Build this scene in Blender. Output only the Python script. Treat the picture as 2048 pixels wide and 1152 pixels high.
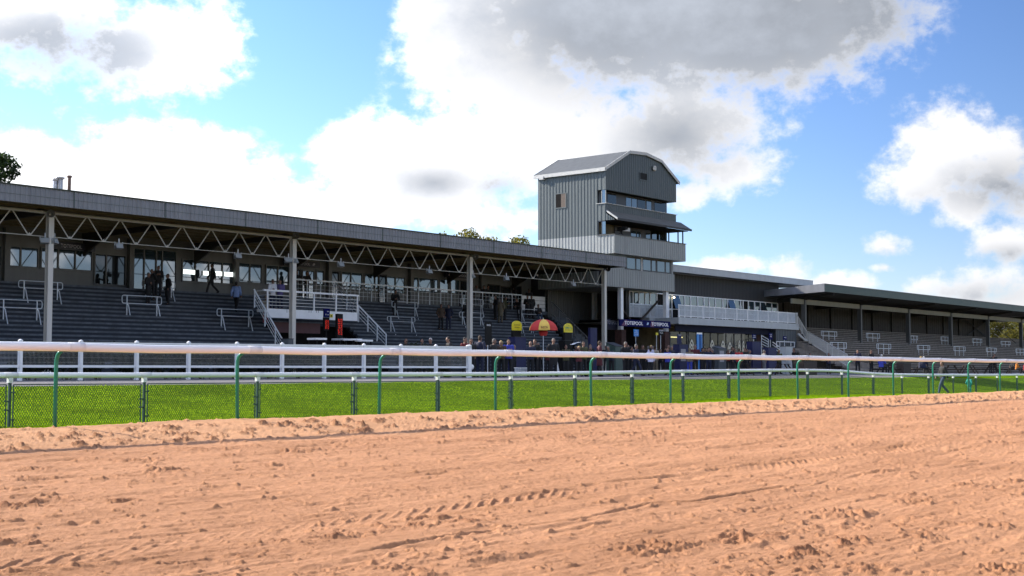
import bpy, bmesh, math, random
import numpy as np
from mathutils import Vector, Matrix, Euler
random.seed(7)
for _o in list(bpy.data.objects):
    bpy.data.objects.remove(_o)
S = bpy.context.scene
C = S.collection
R = math.radians
# ------------------------------------------------------------------ camera
# eye level is z = 0, +X runs along the track to the right, +Y points from the track to the grandstand
FPX = 2600.0
PITCH = math.atan(163.0 / FPX)
YAW = math.atan((3170.0 - 1024.0) * math.cos(PITCH) / FPX)        # angle between the view and the rail
fwd = Vector((math.cos(YAW) * math.cos(PITCH), math.sin(YAW) * math.cos(PITCH), math.sin(PITCH)))
rgt = Vector((math.sin(YAW), -math.cos(YAW), 0.0))
upv = rgt.cross(fwd)
cam = bpy.data.cameras.new('camera')
cam.sensor_width = 36.0
cam.lens = FPX / 2048.0 * 36.0
cam.clip_start = 0.1
cam.clip_end = 6000.0
camo = bpy.data.objects.new('camera', cam)
C.objects.link(camo)
camo.matrix_world = Matrix((rgt, upv, -fwd)).transposed().to_4x4()
S.camera = camo
# ------------------------------------------------------------------ light
SUN_EL, SUN_AZ = R(31.0), R(107.0)          # azimuth measured from +X towards +Y
SUN_STRENGTH, SKY_STRENGTH, EXPOSURE = 5.0, 0.15, 1.0
sd = Vector((math.cos(SUN_AZ) * math.cos(SUN_EL), math.sin(SUN_AZ) * math.cos(SUN_EL), math.sin(SUN_EL)))
sun = bpy.data.lights.new('sun', 'SUN')
sun.energy = SUN_STRENGTH
sun.angle = R(0.55)
sun.color = (1.0, 0.92, 0.80)
suno = bpy.data.objects.new('sun', sun)
C.objects.link(suno)
suno.rotation_euler = sd.to_track_quat('Z', 'Y').to_euler()
suno.location = (0, 0, 60)
S.view_settings.view_transform = 'Standard'
S.view_settings.look = 'None'
S.view_settings.gamma = 1.0
S.view_settings.exposure = EXPOSURE
S.cycles.max_bounces = 6
S.cycles.diffuse_bounces = 3
S.cycles.transparent_max_bounces = 12

def ray(px, py):
    return fwd + rgt * ((px - 1024.0) / FPX) - upv * ((py - 576.0) / FPX)
def at(px, py, Y):
    """point of the plane y = Y that the photograph shows at (px, py)"""
    d = ray(px, py)
    return d * (Y / d.y)
def atx(px, py, X):
    d = ray(px, py)
    return d * (X / d.x)

# ------------------------------------------------------------------ sky with cumulus
W = bpy.data.worlds.new('World')
S.world = W
W.use_nodes = True
nt = W.node_tree
nt.nodes.clear()
def nd(t, **kw):
    n = nt.nodes.new(t)
    for k, v in kw.items():
        setattr(n, k, v)
    return n
def lk(a, b):
    nt.links.new(a, b)
def mth(op, a, b=None, c=None, clamp=False):
    n = nd('ShaderNodeMath', operation=op, use_clamp=clamp)
    for i, v in enumerate((a, b, c)):
        if v is None:
            continue
        if isinstance(v, (int, float)):
            n.inputs[i].default_value = v
        else:
            lk(v, n.inputs[i])
    return n.outputs[0]
sky = nd('ShaderNodeTexSky', sky_type='NISHITA')
sky.sun_disc = False
sky.sun_elevation = SUN_EL
sky.sun_rotation = R(90.0) - SUN_AZ
sky.air_density = 1.0
sky.dust_density = 0.0
sky.ozone_density = 3.0
tc = nd('ShaderNodeTexCoord')
nrm = nd('ShaderNodeVectorMath', operation='NORMALIZE')
lk(tc.outputs['Generated'], nrm.inputs[0])
sep = nd('ShaderNodeSeparateXYZ')
lk(nrm.outputs[0], sep.inputs[0])
AZ = mth('ARCTAN2', sep.outputs[1], sep.outputs[0])
EL = mth('ARCSINE', sep.outputs[2])
def noise(scale, detail, rough, off=0.0, stretch=1.7):
    m = nd('ShaderNodeMapping')
    m.inputs['Location'].default_value = (off, off * 0.7, off * 1.3)
    m.inputs['Scale'].default_value = (1, 1, stretch)
    lk(nrm.outputs[0], m.inputs[0])
    n = nd('ShaderNodeTexNoise')
    n.inputs['Scale'].default_value = scale
    n.inputs['Detail'].default_value = detail
    n.inputs['Roughness'].default_value = rough
    lk(m.outputs[0], n.inputs['Vector'])
    return n.outputs[0]
def azel(px, py):
    d = ray(px, py).normalized()
    return math.atan2(d.y, d.x), math.asin(d.z)
def blob(px, py, rx, ry):
    a, e = azel(px, py)
    u = mth('MULTIPLY', mth('SUBTRACT', AZ, a), FPX / rx)
    v = mth('MULTIPLY', mth('SUBTRACT', EL, e), FPX / ry)
    r2 = mth('MULTIPLY_ADD', u, u, mth('MULTIPLY', v, v))
    return mth('MULTIPLY_ADD', mth('SQRT', r2), -0.72, 1.0)
def union(items):
    acc = None
    for it in items:
        b = blob(*it[:4])
        b = mth('MAXIMUM', b, 0.0)
        if len(it) > 4:
            b = mth('MULTIPLY', b, it[4])
        acc = b if acc is None else mth('SMOOTH_MAX', acc, b, 0.15)
    return acc
CLOUDS = [(40, 40, 330, 165), (300, 95, 200, 110), (425, 70, 85, 95), (120, 350, 460, 130), (400, 330, 130, 90), (620, 430, 330, 90),
          (860, 345, 230, 135, 1.3), (985, 290, 210, 120, 1.35), (930, 40, 140, 150, 1.2), (1020, 140, 230, 170, 1.35), (1180, 30, 330, 215, 1.4), (1500, 50, 330, 170, 1.35), (1690, 30, 180, 140),
          (1080, 200, 230, 150, 1.35), (1180, 270, 260, 150, 1.35), (1360, 260, 220, 130, 1.3), (1450, 335, 180, 70), (1380, 385, 110, 45), (950, 430, 240, 90),
          (1890, 290, 125, 105), (1830, 365, 105, 60), (2020, 330, 150, 105), (1935, 410, 75, 52), (1772, 492, 62, 32), (1768, 536, 34, 15),
          (2000, 486, 72, 46), (1580, 540, 75, 46), (1450, 530, 140, 26), (1680, 566, 110, 30), (1960, 575, 170, 52, 0.8), (1840, 575, 50, 36, 0.8),
          (2100, 600, 200, 40), (-300, 200, 260, 300), (2300, 250, 200, 120), (2400, 480, 200, 60)]
GREYS = [(120, 100, 250, 100, 1.15), (290, 60, 130, 150, 0.5), (1210, 50, 420, 230, 1.1), (1500, 40, 420, 230, 1.1), (1720, 20, 220, 160), (1350, 275, 230, 150, 0.9),
         (1000, 375, 120, 50, 0.8), (870, 365, 140, 55, 0.85), (1440, 372, 120, 35, 0.3), (2010, 375, 150, 65, 0.75), (1850, 395, 110, 45, 0.35),
         (1775, 510, 70, 20, 0.5), (2010, 510, 80, 26, 0.6), (1960, 590, 170, 40, 0.5), (1580, 562, 80, 26, 0.3), (430, 388, 60, 24, 0.3), (540, 418, 70, 14, 0.3), (1050, 150, 160, 140, 0.35)]
shape = union(CLOUDS)
n1 = noise(7.0, 9.0, 0.56, 3.1)
n2 = noise(42.0, 8.0, 0.62, 8.4, 1.3)
# loose fair weather cumulus over the rest of the dome (seen in the windows, thickened for fill light)
n3 = noise(3.2, 6.0, 0.55, 1.7, 2.2)
a0, e0 = azel(1024, 350)
dz = mth('SUBTRACT', AZ, a0)
away = mth('MULTIPLY', mth('SUBTRACT', mth('ABSOLUTE', dz), 0.52), 6.0, clamp=True)
rest = mth('MULTIPLY', mth('MULTIPLY', mth('SUBTRACT', n3, 0.46), 4.0), away)
shape = mth('MAXIMUM', shape, rest)
dn = mth('MULTIPLY_ADD', mth('SUBTRACT', n1, 0.5), 1.55, mth('MULTIPLY', mth('SUBTRACT', n2, 0.5), 1.25))
gate = mth('MULTIPLY', shape, 3.0, clamp=True)
dens = mth('ADD', mth('SUBTRACT', shape, 0.34), mth('MULTIPLY', dn, gate))
mr = nd('ShaderNodeMapRange', interpolation_type='SMOOTHSTEP')
mr.inputs['From Min'].default_value = -0.06
mr.inputs['From Max'].default_value = 0.46
lk(dens, mr.inputs['Value'])
cover = mr.outputs[0]
grey = union(GREYS)
gm = nd('ShaderNodeMapRange', interpolation_type='SMOOTHSTEP')
gm.inputs['From Min'].default_value = 0.02
gm.inputs['From Max'].default_value = 0.95
lk(mth('ADD', mth('MULTIPLY_ADD', mth('SUBTRACT', n1, 0.5), 1.3, grey), mth('MULTIPLY', mth('SUBTRACT', n2, 0.5), 0.5)), gm.inputs['Value'])
gr = mth('MULTIPLY', gm.outputs[0], mth('MULTIPLY_ADD', dens, 1.5, 0.25, clamp=True))
mixc = nd('ShaderNodeMix', data_type='RGBA')
mixc.inputs['A'].default_value = (4.6, 4.6, 4.7, 1)
mixc.inputs['B'].default_value = (1.55, 1.68, 1.92, 1)
lk(gr, mixc.inputs['Factor'])
# clouds away from the sun are less bright
bri = nd('ShaderNodeMapRange')
bri.inputs['From Min'].default_value = a0 - 0.42
bri.inputs['From Max'].default_value = a0 + 0.25
bri.inputs['To Min'].default_value = 0.70
bri.inputs['To Max'].default_value = 1.25
lk(AZ, bri.inputs['Value'])
cb = nd('ShaderNodeVectorMath', operation='SCALE')
lk(mixc.outputs['Result'], cb.inputs[0])
# unseen clouds behind the viewer, brightened as added fill light
tex = mth('ADD', mth('MULTIPLY_ADD', mth('SUBTRACT', n1, 0.5), 1.1, 1.0), mth('MULTIPLY', mth('SUBTRACT', n2, 0.5), 0.5))
lk(mth('MULTIPLY', mth('MULTIPLY', bri.outputs[0], tex), mth('MULTIPLY_ADD', away, 2.7, 1.0)), cb.inputs['Scale'])
SKYTINT = nd('ShaderNodeMix', data_type='RGBA', blend_type='MULTIPLY')
SKYTINT.inputs['Factor'].default_value = 1.0
SKYTINT.inputs['B'].default_value = (0.70, 0.70, 0.86, 1)
hsv = nd('ShaderNodeHueSaturation')
hsv.inputs['Saturation'].default_value = 1.10
lk(sky.outputs[0], hsv.inputs['Color'])
lk(hsv.outputs[0], SKYTINT.inputs['A'])
# the blue is deeper away from the sun
deep = nd('ShaderNodeMapRange')
deep.inputs['From Min'].default_value = a0 - 0.45
deep.inputs['From Max'].default_value = a0 + 0.30
deep.inputs['To Min'].default_value = 0.58
deep.inputs['To Max'].default_value = 1.15
lk(AZ, deep.inputs['Value'])
sk2 = nd('ShaderNodeVectorMath', operation='SCALE')
lk(SKYTINT.outputs['Result'], sk2.inputs[0])
lk(deep.outputs[0], sk2.inputs['Scale'])
fin = nd('ShaderNodeMix', data_type='RGBA')
lk(cover, fin.inputs['Factor'])
lk(sk2.outputs[0], fin.inputs['A'])
lk(cb.outputs[0], fin.inputs['B'])
bg = nd('ShaderNodeBackground')
bg.inputs['Strength'].default_value = SKY_STRENGTH
lk(fin.outputs['Result'], bg.inputs[0])
wo = nd('ShaderNodeOutputWorld')
lk(bg.outputs[0], wo.inputs[0])

# ------------------------------------------------------------------ mesh helpers
class MB:
    def __init__(s):
        s.v, s.f = [], []
    def add(s, vs, fs):
        b = len(s.v)
        s.v += [tuple(p) for p in vs]
        s.f += [tuple(i + b for i in f) for f in fs]
        return s
    def box(s, x0, y0, z0, x1, y1, z1):
        x0, x1 = min(x0, x1), max(x0, x1); y0, y1 = min(y0, y1), max(y0, y1); z0, z1 = min(z0, z1), max(z0, z1)
        return s.add([(x0, y0, z0), (x1, y0, z0), (x1, y1, z0), (x0, y1, z0), (x0, y0, z1), (x1, y0, z1), (x1, y1, z1), (x0, y1, z1)],
                     [(0, 3, 2, 1), (4, 5, 6, 7), (0, 1, 5, 4), (1, 2, 6, 5), (2, 3, 7, 6), (3, 0, 4, 7)])
    def bar(s, p, q, w, h=None, up=(0, 0, 1)):
        """square bar from p to q, w across, h along up"""
        h = w if h is None else h
        p, q = Vector(p), Vector(q)
        d = (q - p).normalized()
        u = Vector(up)
        if abs(d.dot(u)) > 0.97:
            u = Vector((0, 1, 0)) if abs(d.y) < 0.9 else Vector((1, 0, 0))
        a = d.cross(u).normalized() * (w / 2)
        b = a.cross(d).normalized() * (h / 2)
        vs = [p - a - b, p + a - b, p + a + b, p - a + b, q - a - b, q + a - b, q + a + b, q - a + b]
        return s.add(vs, [(0, 1, 2, 3), (7, 6, 5, 4), (0, 4, 5, 1), (1, 5, 6, 2), (2, 6, 7, 3), (3, 7, 4, 0)])
    def path(s, pts, r, n=8, closed=False, cap=True):
        """round tube along a polyline; r is one radius or one per point"""
        pts = [Vector(p) for p in pts]
        k = len(pts)
        rs = r if isinstance(r, (list, tuple)) else [r] * k
        d0 = (pts[1] - pts[0]).normalized()
        ref = Vector((0, 0, 1)) if abs(d0.z) < 0.9 else Vector((1, 0, 0))
        rings, vs, fs = [], [], []
        a = None
        for i in range(k):
            if closed:
                t = (pts[(i + 1) % k] - pts[i - 1]).normalized()
            else:
                t = (pts[min(i + 1, k - 1)] - pts[max(i - 1, 0)]).normalized()
            a = (ref - t * ref.dot(t)) if a is None else (a - t * a.dot(t))
            a = a.normalized()
            b = t.cross(a)
            rings.append(len(vs))
            for j in range(n):
                g = 2 * math.pi * j / n
                vs.append(pts[i] + (a * math.cos(g) + b * math.sin(g)) * rs[i])
        m = k if closed else k - 1
        for i in range(m):
            r0, r1 = rings[i], rings[(i + 1) % k]
            for j in range(n):
                fs.append((r0 + j, r0 + (j + 1) % n, r1 + (j + 1) % n, r1 + j))
        if not closed and cap:
            fs.append(tuple(range(n - 1, -1, -1)))
            fs.append(tuple(rings[-1] + j for j in range(n)))
        return s.add(vs, fs)
    def tube(s, p, q, r, r2=None, n=8):
        return s.path([p, q], [r, r if r2 is None else r2], n)
    def lathe(s, prof, n=16, c=(0, 0, 0), sx=1.0, sy=1.0):
        """prof: list of (radius, z)"""
        vs, fs = [], []
        for (r, z) in prof:
            for j in range(n):
                g = 2 * math.pi * j / n
                vs.append((c[0] + r * sx * math.cos(g), c[1] + r * sy * math.sin(g), c[2] + z))
        for i in range(len(prof) - 1):
            for j in range(n):
                fs.append((i * n + j, i * n + (j + 1) % n, (i + 1) * n + (j + 1) % n, (i + 1) * n + j))
        fs.append(tuple(range(n - 1, -1, -1)))
        fs.append(tuple((len(prof) - 1) * n + j for j in range(n)))
        return s.add(vs, fs)
    def ell(s, c, r, n=10, m=7):
        prof = [(math.sin(math.pi * i / m) * 1.0, -math.cos(math.pi * i / m)) for i in range(m + 1)]
        prof = [(max(p, 0.02), z) for p, z in prof]
        vs, fs = [], []
        for (p, z) in prof:
            for j in range(n):
                g = 2 * math.pi * j / n
                vs.append((c[0] + p * r[0] * math.cos(g), c[1] + p * r[1] * math.sin(g), c[2] + z * r[2]))
        for i in range(m):
            for j in range(n):
                fs.append((i * n + j, i * n + (j + 1) % n, (i + 1) * n + (j + 1) % n, (i + 1) * n + j))
        fs.append(tuple(range(n - 1, -1, -1)))
        fs.append(tuple(m * n + j for j in range(n)))
        return s.add(vs, fs)
    def prism(s, poly, axis, a, b):
        """polygon in the two other axes extruded along axis from a to b"""
        def mk(p, t):
            return {0: (t, p[0], p[1]), 1: (p[0], t, p[1]), 2: (p[0], p[1], t)}[axis]
        n = len(poly)
        vs = [mk(p, a) for p in poly] + [mk(p, b) for p in poly]
        fs = [tuple(range(n - 1, -1, -1)), tuple(range(n, 2 * n))] + [(i, (i + 1) % n, n + (i + 1) % n, n + i) for i in range(n)]
        return s.add(vs, fs)
    def quad(s, a, b, c, d):
        return s.add([a, b, c, d], [(0, 1, 2, 3)])
    def clad(s, p, q, zlo, zhi, pitch=0.3, depth=0.035):
        """ribbed sheet from p to q (x, y); zlo, zhi numbers or functions of the distance; ribs stand out to the right of p>q"""
        p, q = Vector((p[0], p[1], 0)), Vector((q[0], q[1], 0))
        L = (q - p).length
        t = (q - p) / L
        nn = Vector((t.y, -t.x, 0))
        fl = zlo if callable(zlo) else (lambda d: zlo)
        fh = zhi if callable(zhi) else (lambda d: zhi)
        k = max(1, round(L / pitch))
        pt = L / k
        xs = []
        for i in range(k):
            for fr, dd in ((0.0, 0.0), (0.48, 0.0), (0.6, depth), (0.88, depth)):
                xs.append(((i + fr) * pt, dd))
        xs.append((L, 0.0))
        vs, fs = [], []
        for (d, o) in xs:
            b = p + t * d + nn * o
            vs.append((b.x, b.y, fl(d))); vs.append((b.x, b.y, fh(d)))
        for i in range(len(xs) - 1):
            fs.append((2 * i, 2 * i + 2, 2 * i + 3, 2 * i + 1))
        return s.add(vs, fs)
    def mesh(s, name, m, smooth=False):
        me = bpy.data.meshes.new(name)
        me.from_pydata(s.v, [], s.f)
        if m is not None:
            me.materials.append(m)
        if smooth:
            me.polygons.foreach_set('use_smooth', [True] * len(me.polygons))
        me.update()
        return me

def link(name, me, parent=None, loc=None):
    o = bpy.data.objects.new(name, me)
    C.objects.link(o)
    if parent is not None:
        o.parent = parent
    if loc is not None:
        o.location = loc
    return o
def root_of(o):
    while o.parent is not None:
        o = o.parent
    return o
def tag(o, label=None, cat=None, group=None, kind=None):
    if label: o['label'] = label
    if cat: o['category'] = cat
    if group: o['group'] = group
    if kind: o['kind'] = kind
    return o
def thing(name, label, cat, loc=(0, 0, 0), rz=0.0, group=None):
    o = link(name, None)
    o.location = loc
    o.rotation_euler = (0, 0, rz)
    o.empty_display_size = 0.2
    return tag(o, label, cat, group)
def part(name, mb, m, parent, smooth=False, world=False):
    """mb in the parent's space, or in world space when the thing is not turned"""
    o = link(name, mb.mesh(name, m, smooth), parent)
    if world and parent.type == 'EMPTY':
        o.location = -parent.location
    return o
def solo(name, mb, m, label, cat, group=None, smooth=False):
    o = link(name, mb.mesh(name, m, smooth))
    return tag(o, label, cat, group)
def struct(name, me):
    o = link(name, me)
    o['kind'] = 'structure'
    return o
def copy_tree(o, parent=None):
    c = o.copy()
    C.objects.link(c)
    if parent is not None:
        c.parent = parent
    for ch in list(o.children):
        copy_tree(ch, c)
    return c

# ------------------------------------------------------------------ materials
def M(name, col, rough=0.6, metal=0.0, var=0.12, scale=3.0, bump=0.0, bscale=40.0, spec=0.5, streak=None, emit=None, ior=None, trans=0.0, coords='Object'):
    m = bpy.data.materials.new(name)
    m.use_nodes = True
    n = m.node_tree.nodes
    l = m.node_tree.links
    p = n['Principled BSDF']
    p.inputs['Roughness'].default_value = rough
    p.inputs['Metallic'].default_value = metal
    p.inputs['Specular IOR Level'].default_value = spec
    if ior: p.inputs['IOR'].default_value = ior
    p.inputs['Base Color'].default_value = (*col, 1)
    if emit:
        p.inputs['Emission Color'].default_value = (*emit[0], 1)
        p.inputs['Emission Strength'].default_value = emit[1]
    if var > 0:
        t = n.new('ShaderNodeTexCoord')
        mp = n.new('ShaderNodeMapping')
        mp.inputs['Scale'].default_value = streak or (1, 1, 1)
        l.new(t.outputs[coords], mp.inputs[0])
        a = n.new('ShaderNodeTexNoise')
        a.inputs['Scale'].default_value = scale
        a.inputs['Detail'].default_value = 6
        a.inputs['Roughness'].default_value = 0.6
        l.new(mp.outputs[0], a.inputs['Vector'])
        r = n.new('ShaderNodeValToRGB')
        r.color_ramp.elements[0].position = 0.3
        r.color_ramp.elements[1].position = 0.7
        r.color_ramp.elements[0].color = (*[c * (1 - var) for c in col], 1)
        r.color_ramp.elements[1].color = (*[min(1, c * (1 + var)) for c in col], 1)
        l.new(a.outputs[0], r.inputs[0])
        l.new(r.outputs[0], p.inputs['Base Color'])
    if bump > 0:
        b = n.new('ShaderNodeTexNoise')
        b.inputs['Scale'].default_value = bscale
        b.inputs['Detail'].default_value = 5
        tt = n.new('ShaderNodeTexCoord')
        l.new(tt.outputs[coords], b.inputs['Vector'])
        bn = n.new('ShaderNodeBump')
        bn.inputs['Strength'].default_value = bump
        bn.inputs['Distance'].default_value = 0.02
        l.new(b.outputs[0], bn.inputs['Height'])
        l.new(bn.outputs[0], p.inputs['Normal'])
    return m
def see_through(name, col, t, rough=0.02):
    """window glass that shows the room behind it"""
    m = bpy.data.materials.new(name)
    m.use_nodes = True
    n = m.node_tree.nodes; l = m.node_tree.links
    p = n['Principled BSDF']
    p.inputs['Base Color'].default_value = (0.01, 0.012, 0.014, 1)
    p.inputs['Roughness'].default_value = rough
    p.inputs['IOR'].default_value = 2.0
    tr = n.new('ShaderNodeBsdfTransparent')
    tr.inputs[0].default_value = (*col, 1)
    mx = n.new('ShaderNodeMixShader')
    mx.inputs[0].default_value = t
    l.new(p.outputs[0], mx.inputs[1]); l.new(tr.outputs[0], mx.inputs[2])
    l.new(mx.outputs[0], n['Material Output'].inputs[0])
    return m
def leafy(name, col, tcol, t=0.45, var=0.35, scale=0.6, spec=0.25):
    m = bpy.data.materials.new(name)
    m.use_nodes = True
    n = m.node_tree.nodes; l = m.node_tree.links
    p = n['Principled BSDF']
    p.inputs['Roughness'].default_value = 0.6
    p.inputs['Specular IOR Level'].default_value = spec
    tx = n.new('ShaderNodeTexCoord')
    a = n.new('ShaderNodeTexNoise'); a.inputs['Scale'].default_value = scale; a.inputs['Detail'].default_value = 5
    l.new(tx.outputs['Object'], a.inputs['Vector'])
    def ramp(c):
        r = n.new('ShaderNodeValToRGB')
        r.color_ramp.elements[0].position = 0.32; r.color_ramp.elements[1].position = 0.68
        r.color_ramp.elements[0].color = (*[x * (1 - var) for x in c], 1)
        r.color_ramp.elements[1].color = (*[x * (1 + var) for x in c], 1)
        l.new(a.outputs[0], r.inputs[0])
        return r.outputs[0]
    l.new(ramp(col), p.inputs['Base Color'])
    tb = n.new('ShaderNodeBsdfTranslucent')
    l.new(ramp(tcol), tb.inputs[0])
    mx = n.new('ShaderNodeMixShader'); mx.inputs[0].default_value = t
    l.new(p.outputs[0], mx.inputs[1]); l.new(tb.outputs[0], mx.inputs[2])
    l.new(mx.outputs[0], n['Material Output'].inputs[0])
    return m
VS = (1, 1, 0.12)      # vertical weather streaks
K = dict(
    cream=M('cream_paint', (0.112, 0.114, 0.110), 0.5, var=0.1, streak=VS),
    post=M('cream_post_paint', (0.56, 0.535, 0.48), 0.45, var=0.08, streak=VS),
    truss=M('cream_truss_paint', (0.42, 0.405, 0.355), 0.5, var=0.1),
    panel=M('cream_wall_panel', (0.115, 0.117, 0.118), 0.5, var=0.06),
    fascia=M('grey_ribbed_steel', (0.185, 0.192, 0.21), 0.5, var=0.16, scale=2, streak=VS),
    flash=M('dark_green_roof_edge', (0.02, 0.03, 0.018), 0.6),
    roof=M('roof_sheet_grey', (0.16, 0.17, 0.18), 0.6, var=0.2, scale=1.5),
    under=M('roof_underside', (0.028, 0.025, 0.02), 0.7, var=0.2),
    purlin=M('ochre_purlin', (0.10, 0.085, 0.045), 0.6),
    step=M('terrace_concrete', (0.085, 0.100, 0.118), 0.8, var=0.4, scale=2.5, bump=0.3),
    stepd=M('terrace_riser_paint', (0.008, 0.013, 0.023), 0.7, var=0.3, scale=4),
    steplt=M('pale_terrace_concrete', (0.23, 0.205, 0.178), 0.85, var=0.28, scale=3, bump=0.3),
    yellow=M('yellow_nosing', (0.35, 0.28, 0.05), 0.6),
    white=M('white_paint', (0.78, 0.79, 0.80), 0.4, var=0.06),
    rail=M('white_plastic_rail', (0.78, 0.78, 0.78), 0.38, var=0.13, scale=1.6, streak=(0.35, 5, 5)),
    sleeve=M('grey_white_sleeve', (0.70, 0.69, 0.69), 0.4, var=0.06),
    galv=M('galvanised_tube', (0.62, 0.66, 0.70), 0.45, 0.2, var=0.1),
    gpost=M('green_painted_post', (0.003, 0.165, 0.105), 0.35, var=0.15, scale=5),
    dgreen=M('dark_green_steel', (0.008, 0.045, 0.026), 0.45, var=0.15),
    wire=M('dark_green_wire', (0.010, 0.030, 0.018), 0.5, var=0.0),
    wwire=M('white_wire', (0.34, 0.34, 0.32), 0.5, var=0.0),
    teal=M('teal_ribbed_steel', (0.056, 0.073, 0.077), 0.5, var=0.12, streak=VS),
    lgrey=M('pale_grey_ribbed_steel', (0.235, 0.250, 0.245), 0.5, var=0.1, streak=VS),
    trim=M('pale_trim', (0.44, 0.44, 0.42), 0.5, var=0.08),
    slate=M('grey_roof_felt', (0.075, 0.082, 0.085), 0.7, var=0.18, scale=2.5),
    darkfr=M('black_window_frame', (0.012, 0.013, 0.015), 0.4, var=0.0),
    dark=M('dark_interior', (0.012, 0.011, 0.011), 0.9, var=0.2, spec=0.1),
    wood=M('weathered_boards', (0.10, 0.075, 0.06), 0.8, var=0.35, scale=8, streak=(1, 1, 6)),
    glass=M('window_glass', (0.010, 0.012, 0.014), 0.03, var=0.0, ior=1.6),
    glassb=M('bluish_window_glass', (0.025, 0.042, 0.052), 0.03, var=0.0, ior=2.3),
    clear=see_through('clear_glass', (0.75, 0.8, 0.8), 0.62),
    bclad=M('charcoal_ribbed_steel', (0.018, 0.019, 0.021), 0.55, var=0.15, streak=VS),
    bgrey=M('blue_grey_steel', (0.05, 0.06, 0.07), 0.5, var=0.1, streak=VS),
    sgrey=M('grey_slab_cladding', (0.38, 0.405, 0.42), 0.5, var=0.08, streak=VS),
    brick=M('red_brown_brick', (0.06, 0.026, 0.02), 0.85, var=0.4, scale=14, bump=0.3),
    navy=M('navy_sign_board', (0.006, 0.008, 0.075), 0.8, var=0.08, spec=0.1),
    purple=M('purple_sign_end', (0.10, 0.012, 0.07), 0.4, var=0.05),
    letter=M('white_sign_letters', (0.80, 0.79, 0.82), 0.5, var=0.0),
    lettdim=M('grey_sign_letters', (0.30, 0.29, 0.32), 0.5, var=0.0),  # greyer than the white sign letters
    sblue=M('sky_blue_sign', (0.03, 0.22, 0.60), 0.4, var=0.1),
    blue=M('royal_blue_canvas', (0.006, 0.008, 0.06), 0.6, var=0.2),
    ysign=M('yellow_board', (0.72, 0.60, 0.015), 0.45, var=0.05),
    black=M('black_paint', (0.009, 0.009, 0.009), 0.6, var=0.0, spec=0.15),
    bgreen=M('dark_green_cabinet', (0.03, 0.06, 0.05), 0.5, var=0.15),
    red=M('umbrella_red', (0.50, 0.03, 0.025), 0.7, var=0.08),
    ygold=M('umbrella_yellow', (0.70, 0.47, 0.09), 0.7, var=0.08),
    led=M('red_lamps', (0.3, 0.01, 0.005), 0.5, var=0.0, emit=((1.0, 0.035, 0.01), 0.5)),
    lampw=M('warm_lamp', (0.9, 0.8, 0.6), 0.5, var=0.0, emit=((1.0, 0.82, 0.5), 9.0)),
    lampc=M('cool_strip_light', (0.9, 0.95, 0.95), 0.5, var=0.0, emit=((0.9, 1.0, 0.95), 1.0)),
    asphalt=M('apron_asphalt', (0.085, 0.082, 0.085), 0.9, var=0.2, scale=0.8, bump=0.4, bscale=30),
    timber=M('dark_timber', (0.035, 0.024, 0.018), 0.75, var=0.35, scale=6, streak=(1, 6, 6)),
    steel=M('flue_steel', (0.45, 0.43, 0.40), 0.35, 0.7, var=0.15),
    rust=M('rusty_flue', (0.16, 0.10, 0.075), 0.7, 0.2, var=0.3),
    lens=M('lamp_lens', (0.35, 0.38, 0.40), 0.15, var=0.0),
    cab=M('lamp_housing', (0.30, 0.31, 0.31), 0.4, 0.4, var=0.1),
    cream_arch=M('cream_window_arch', (0.75, 0.70, 0.55), 0.5, var=0.1, emit=((0.75, 0.7, 0.5), 0.0)),
    bark=M('tree_bark', (0.06, 0.045, 0.032), 0.9, var=0.35, scale=6, bump=0.5),
)
def text_mesh(txt, width, mat, bold=0.0, height=None, extrude=0.004):
    cu = bpy.data.curves.new('lettering', 'FONT')
    cu.body = txt
    cu.size = 1.0
    cu.offset = bold
    cu.extrude = 0.0
    cu.align_x = 'CENTER'; cu.align_y = 'CENTER'
    ob = bpy.data.objects.new('lettering_source', cu)
    C.objects.link(ob)
    dg = bpy.context.evaluated_depsgraph_get()
    me = bpy.data.meshes.new_from_object(ob.evaluated_get(dg))
    bpy.data.objects.remove(ob)
    bpy.data.curves.remove(cu)
    n = len(me.vertices)
    co = np.empty(n * 3, dtype=np.float32)
    me.vertices.foreach_get('co', co)
    co = co.reshape(-1, 3)
    mn, mx = co.min(0), co.max(0)
    sx = width / max(1e-6, mx[0] - mn[0])
    sy = sx if height is None else height / max(1e-6, mx[1] - mn[1])
    c = (mn + mx) / 2
    x = (co[:, 0] - c[0]) * sx
    z = (co[:, 1] - c[1]) * sy
    co2 = np.stack([x, np.zeros_like(x), z], 1).astype(np.float32)      # faces -Y
    me.vertices.foreach_set('co', co2.ravel())
    me.materials.clear()
    me.materials.append(mat)
    me.update()
    return me
def lettering(txt, width, mat, parent, loc, bold=0.0, height=None, rz=0.0):
    o = link('lettering', text_mesh(txt, width, mat, bold, height), parent, loc)
    o.rotation_euler = (0, 0, rz)
    return o
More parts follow.
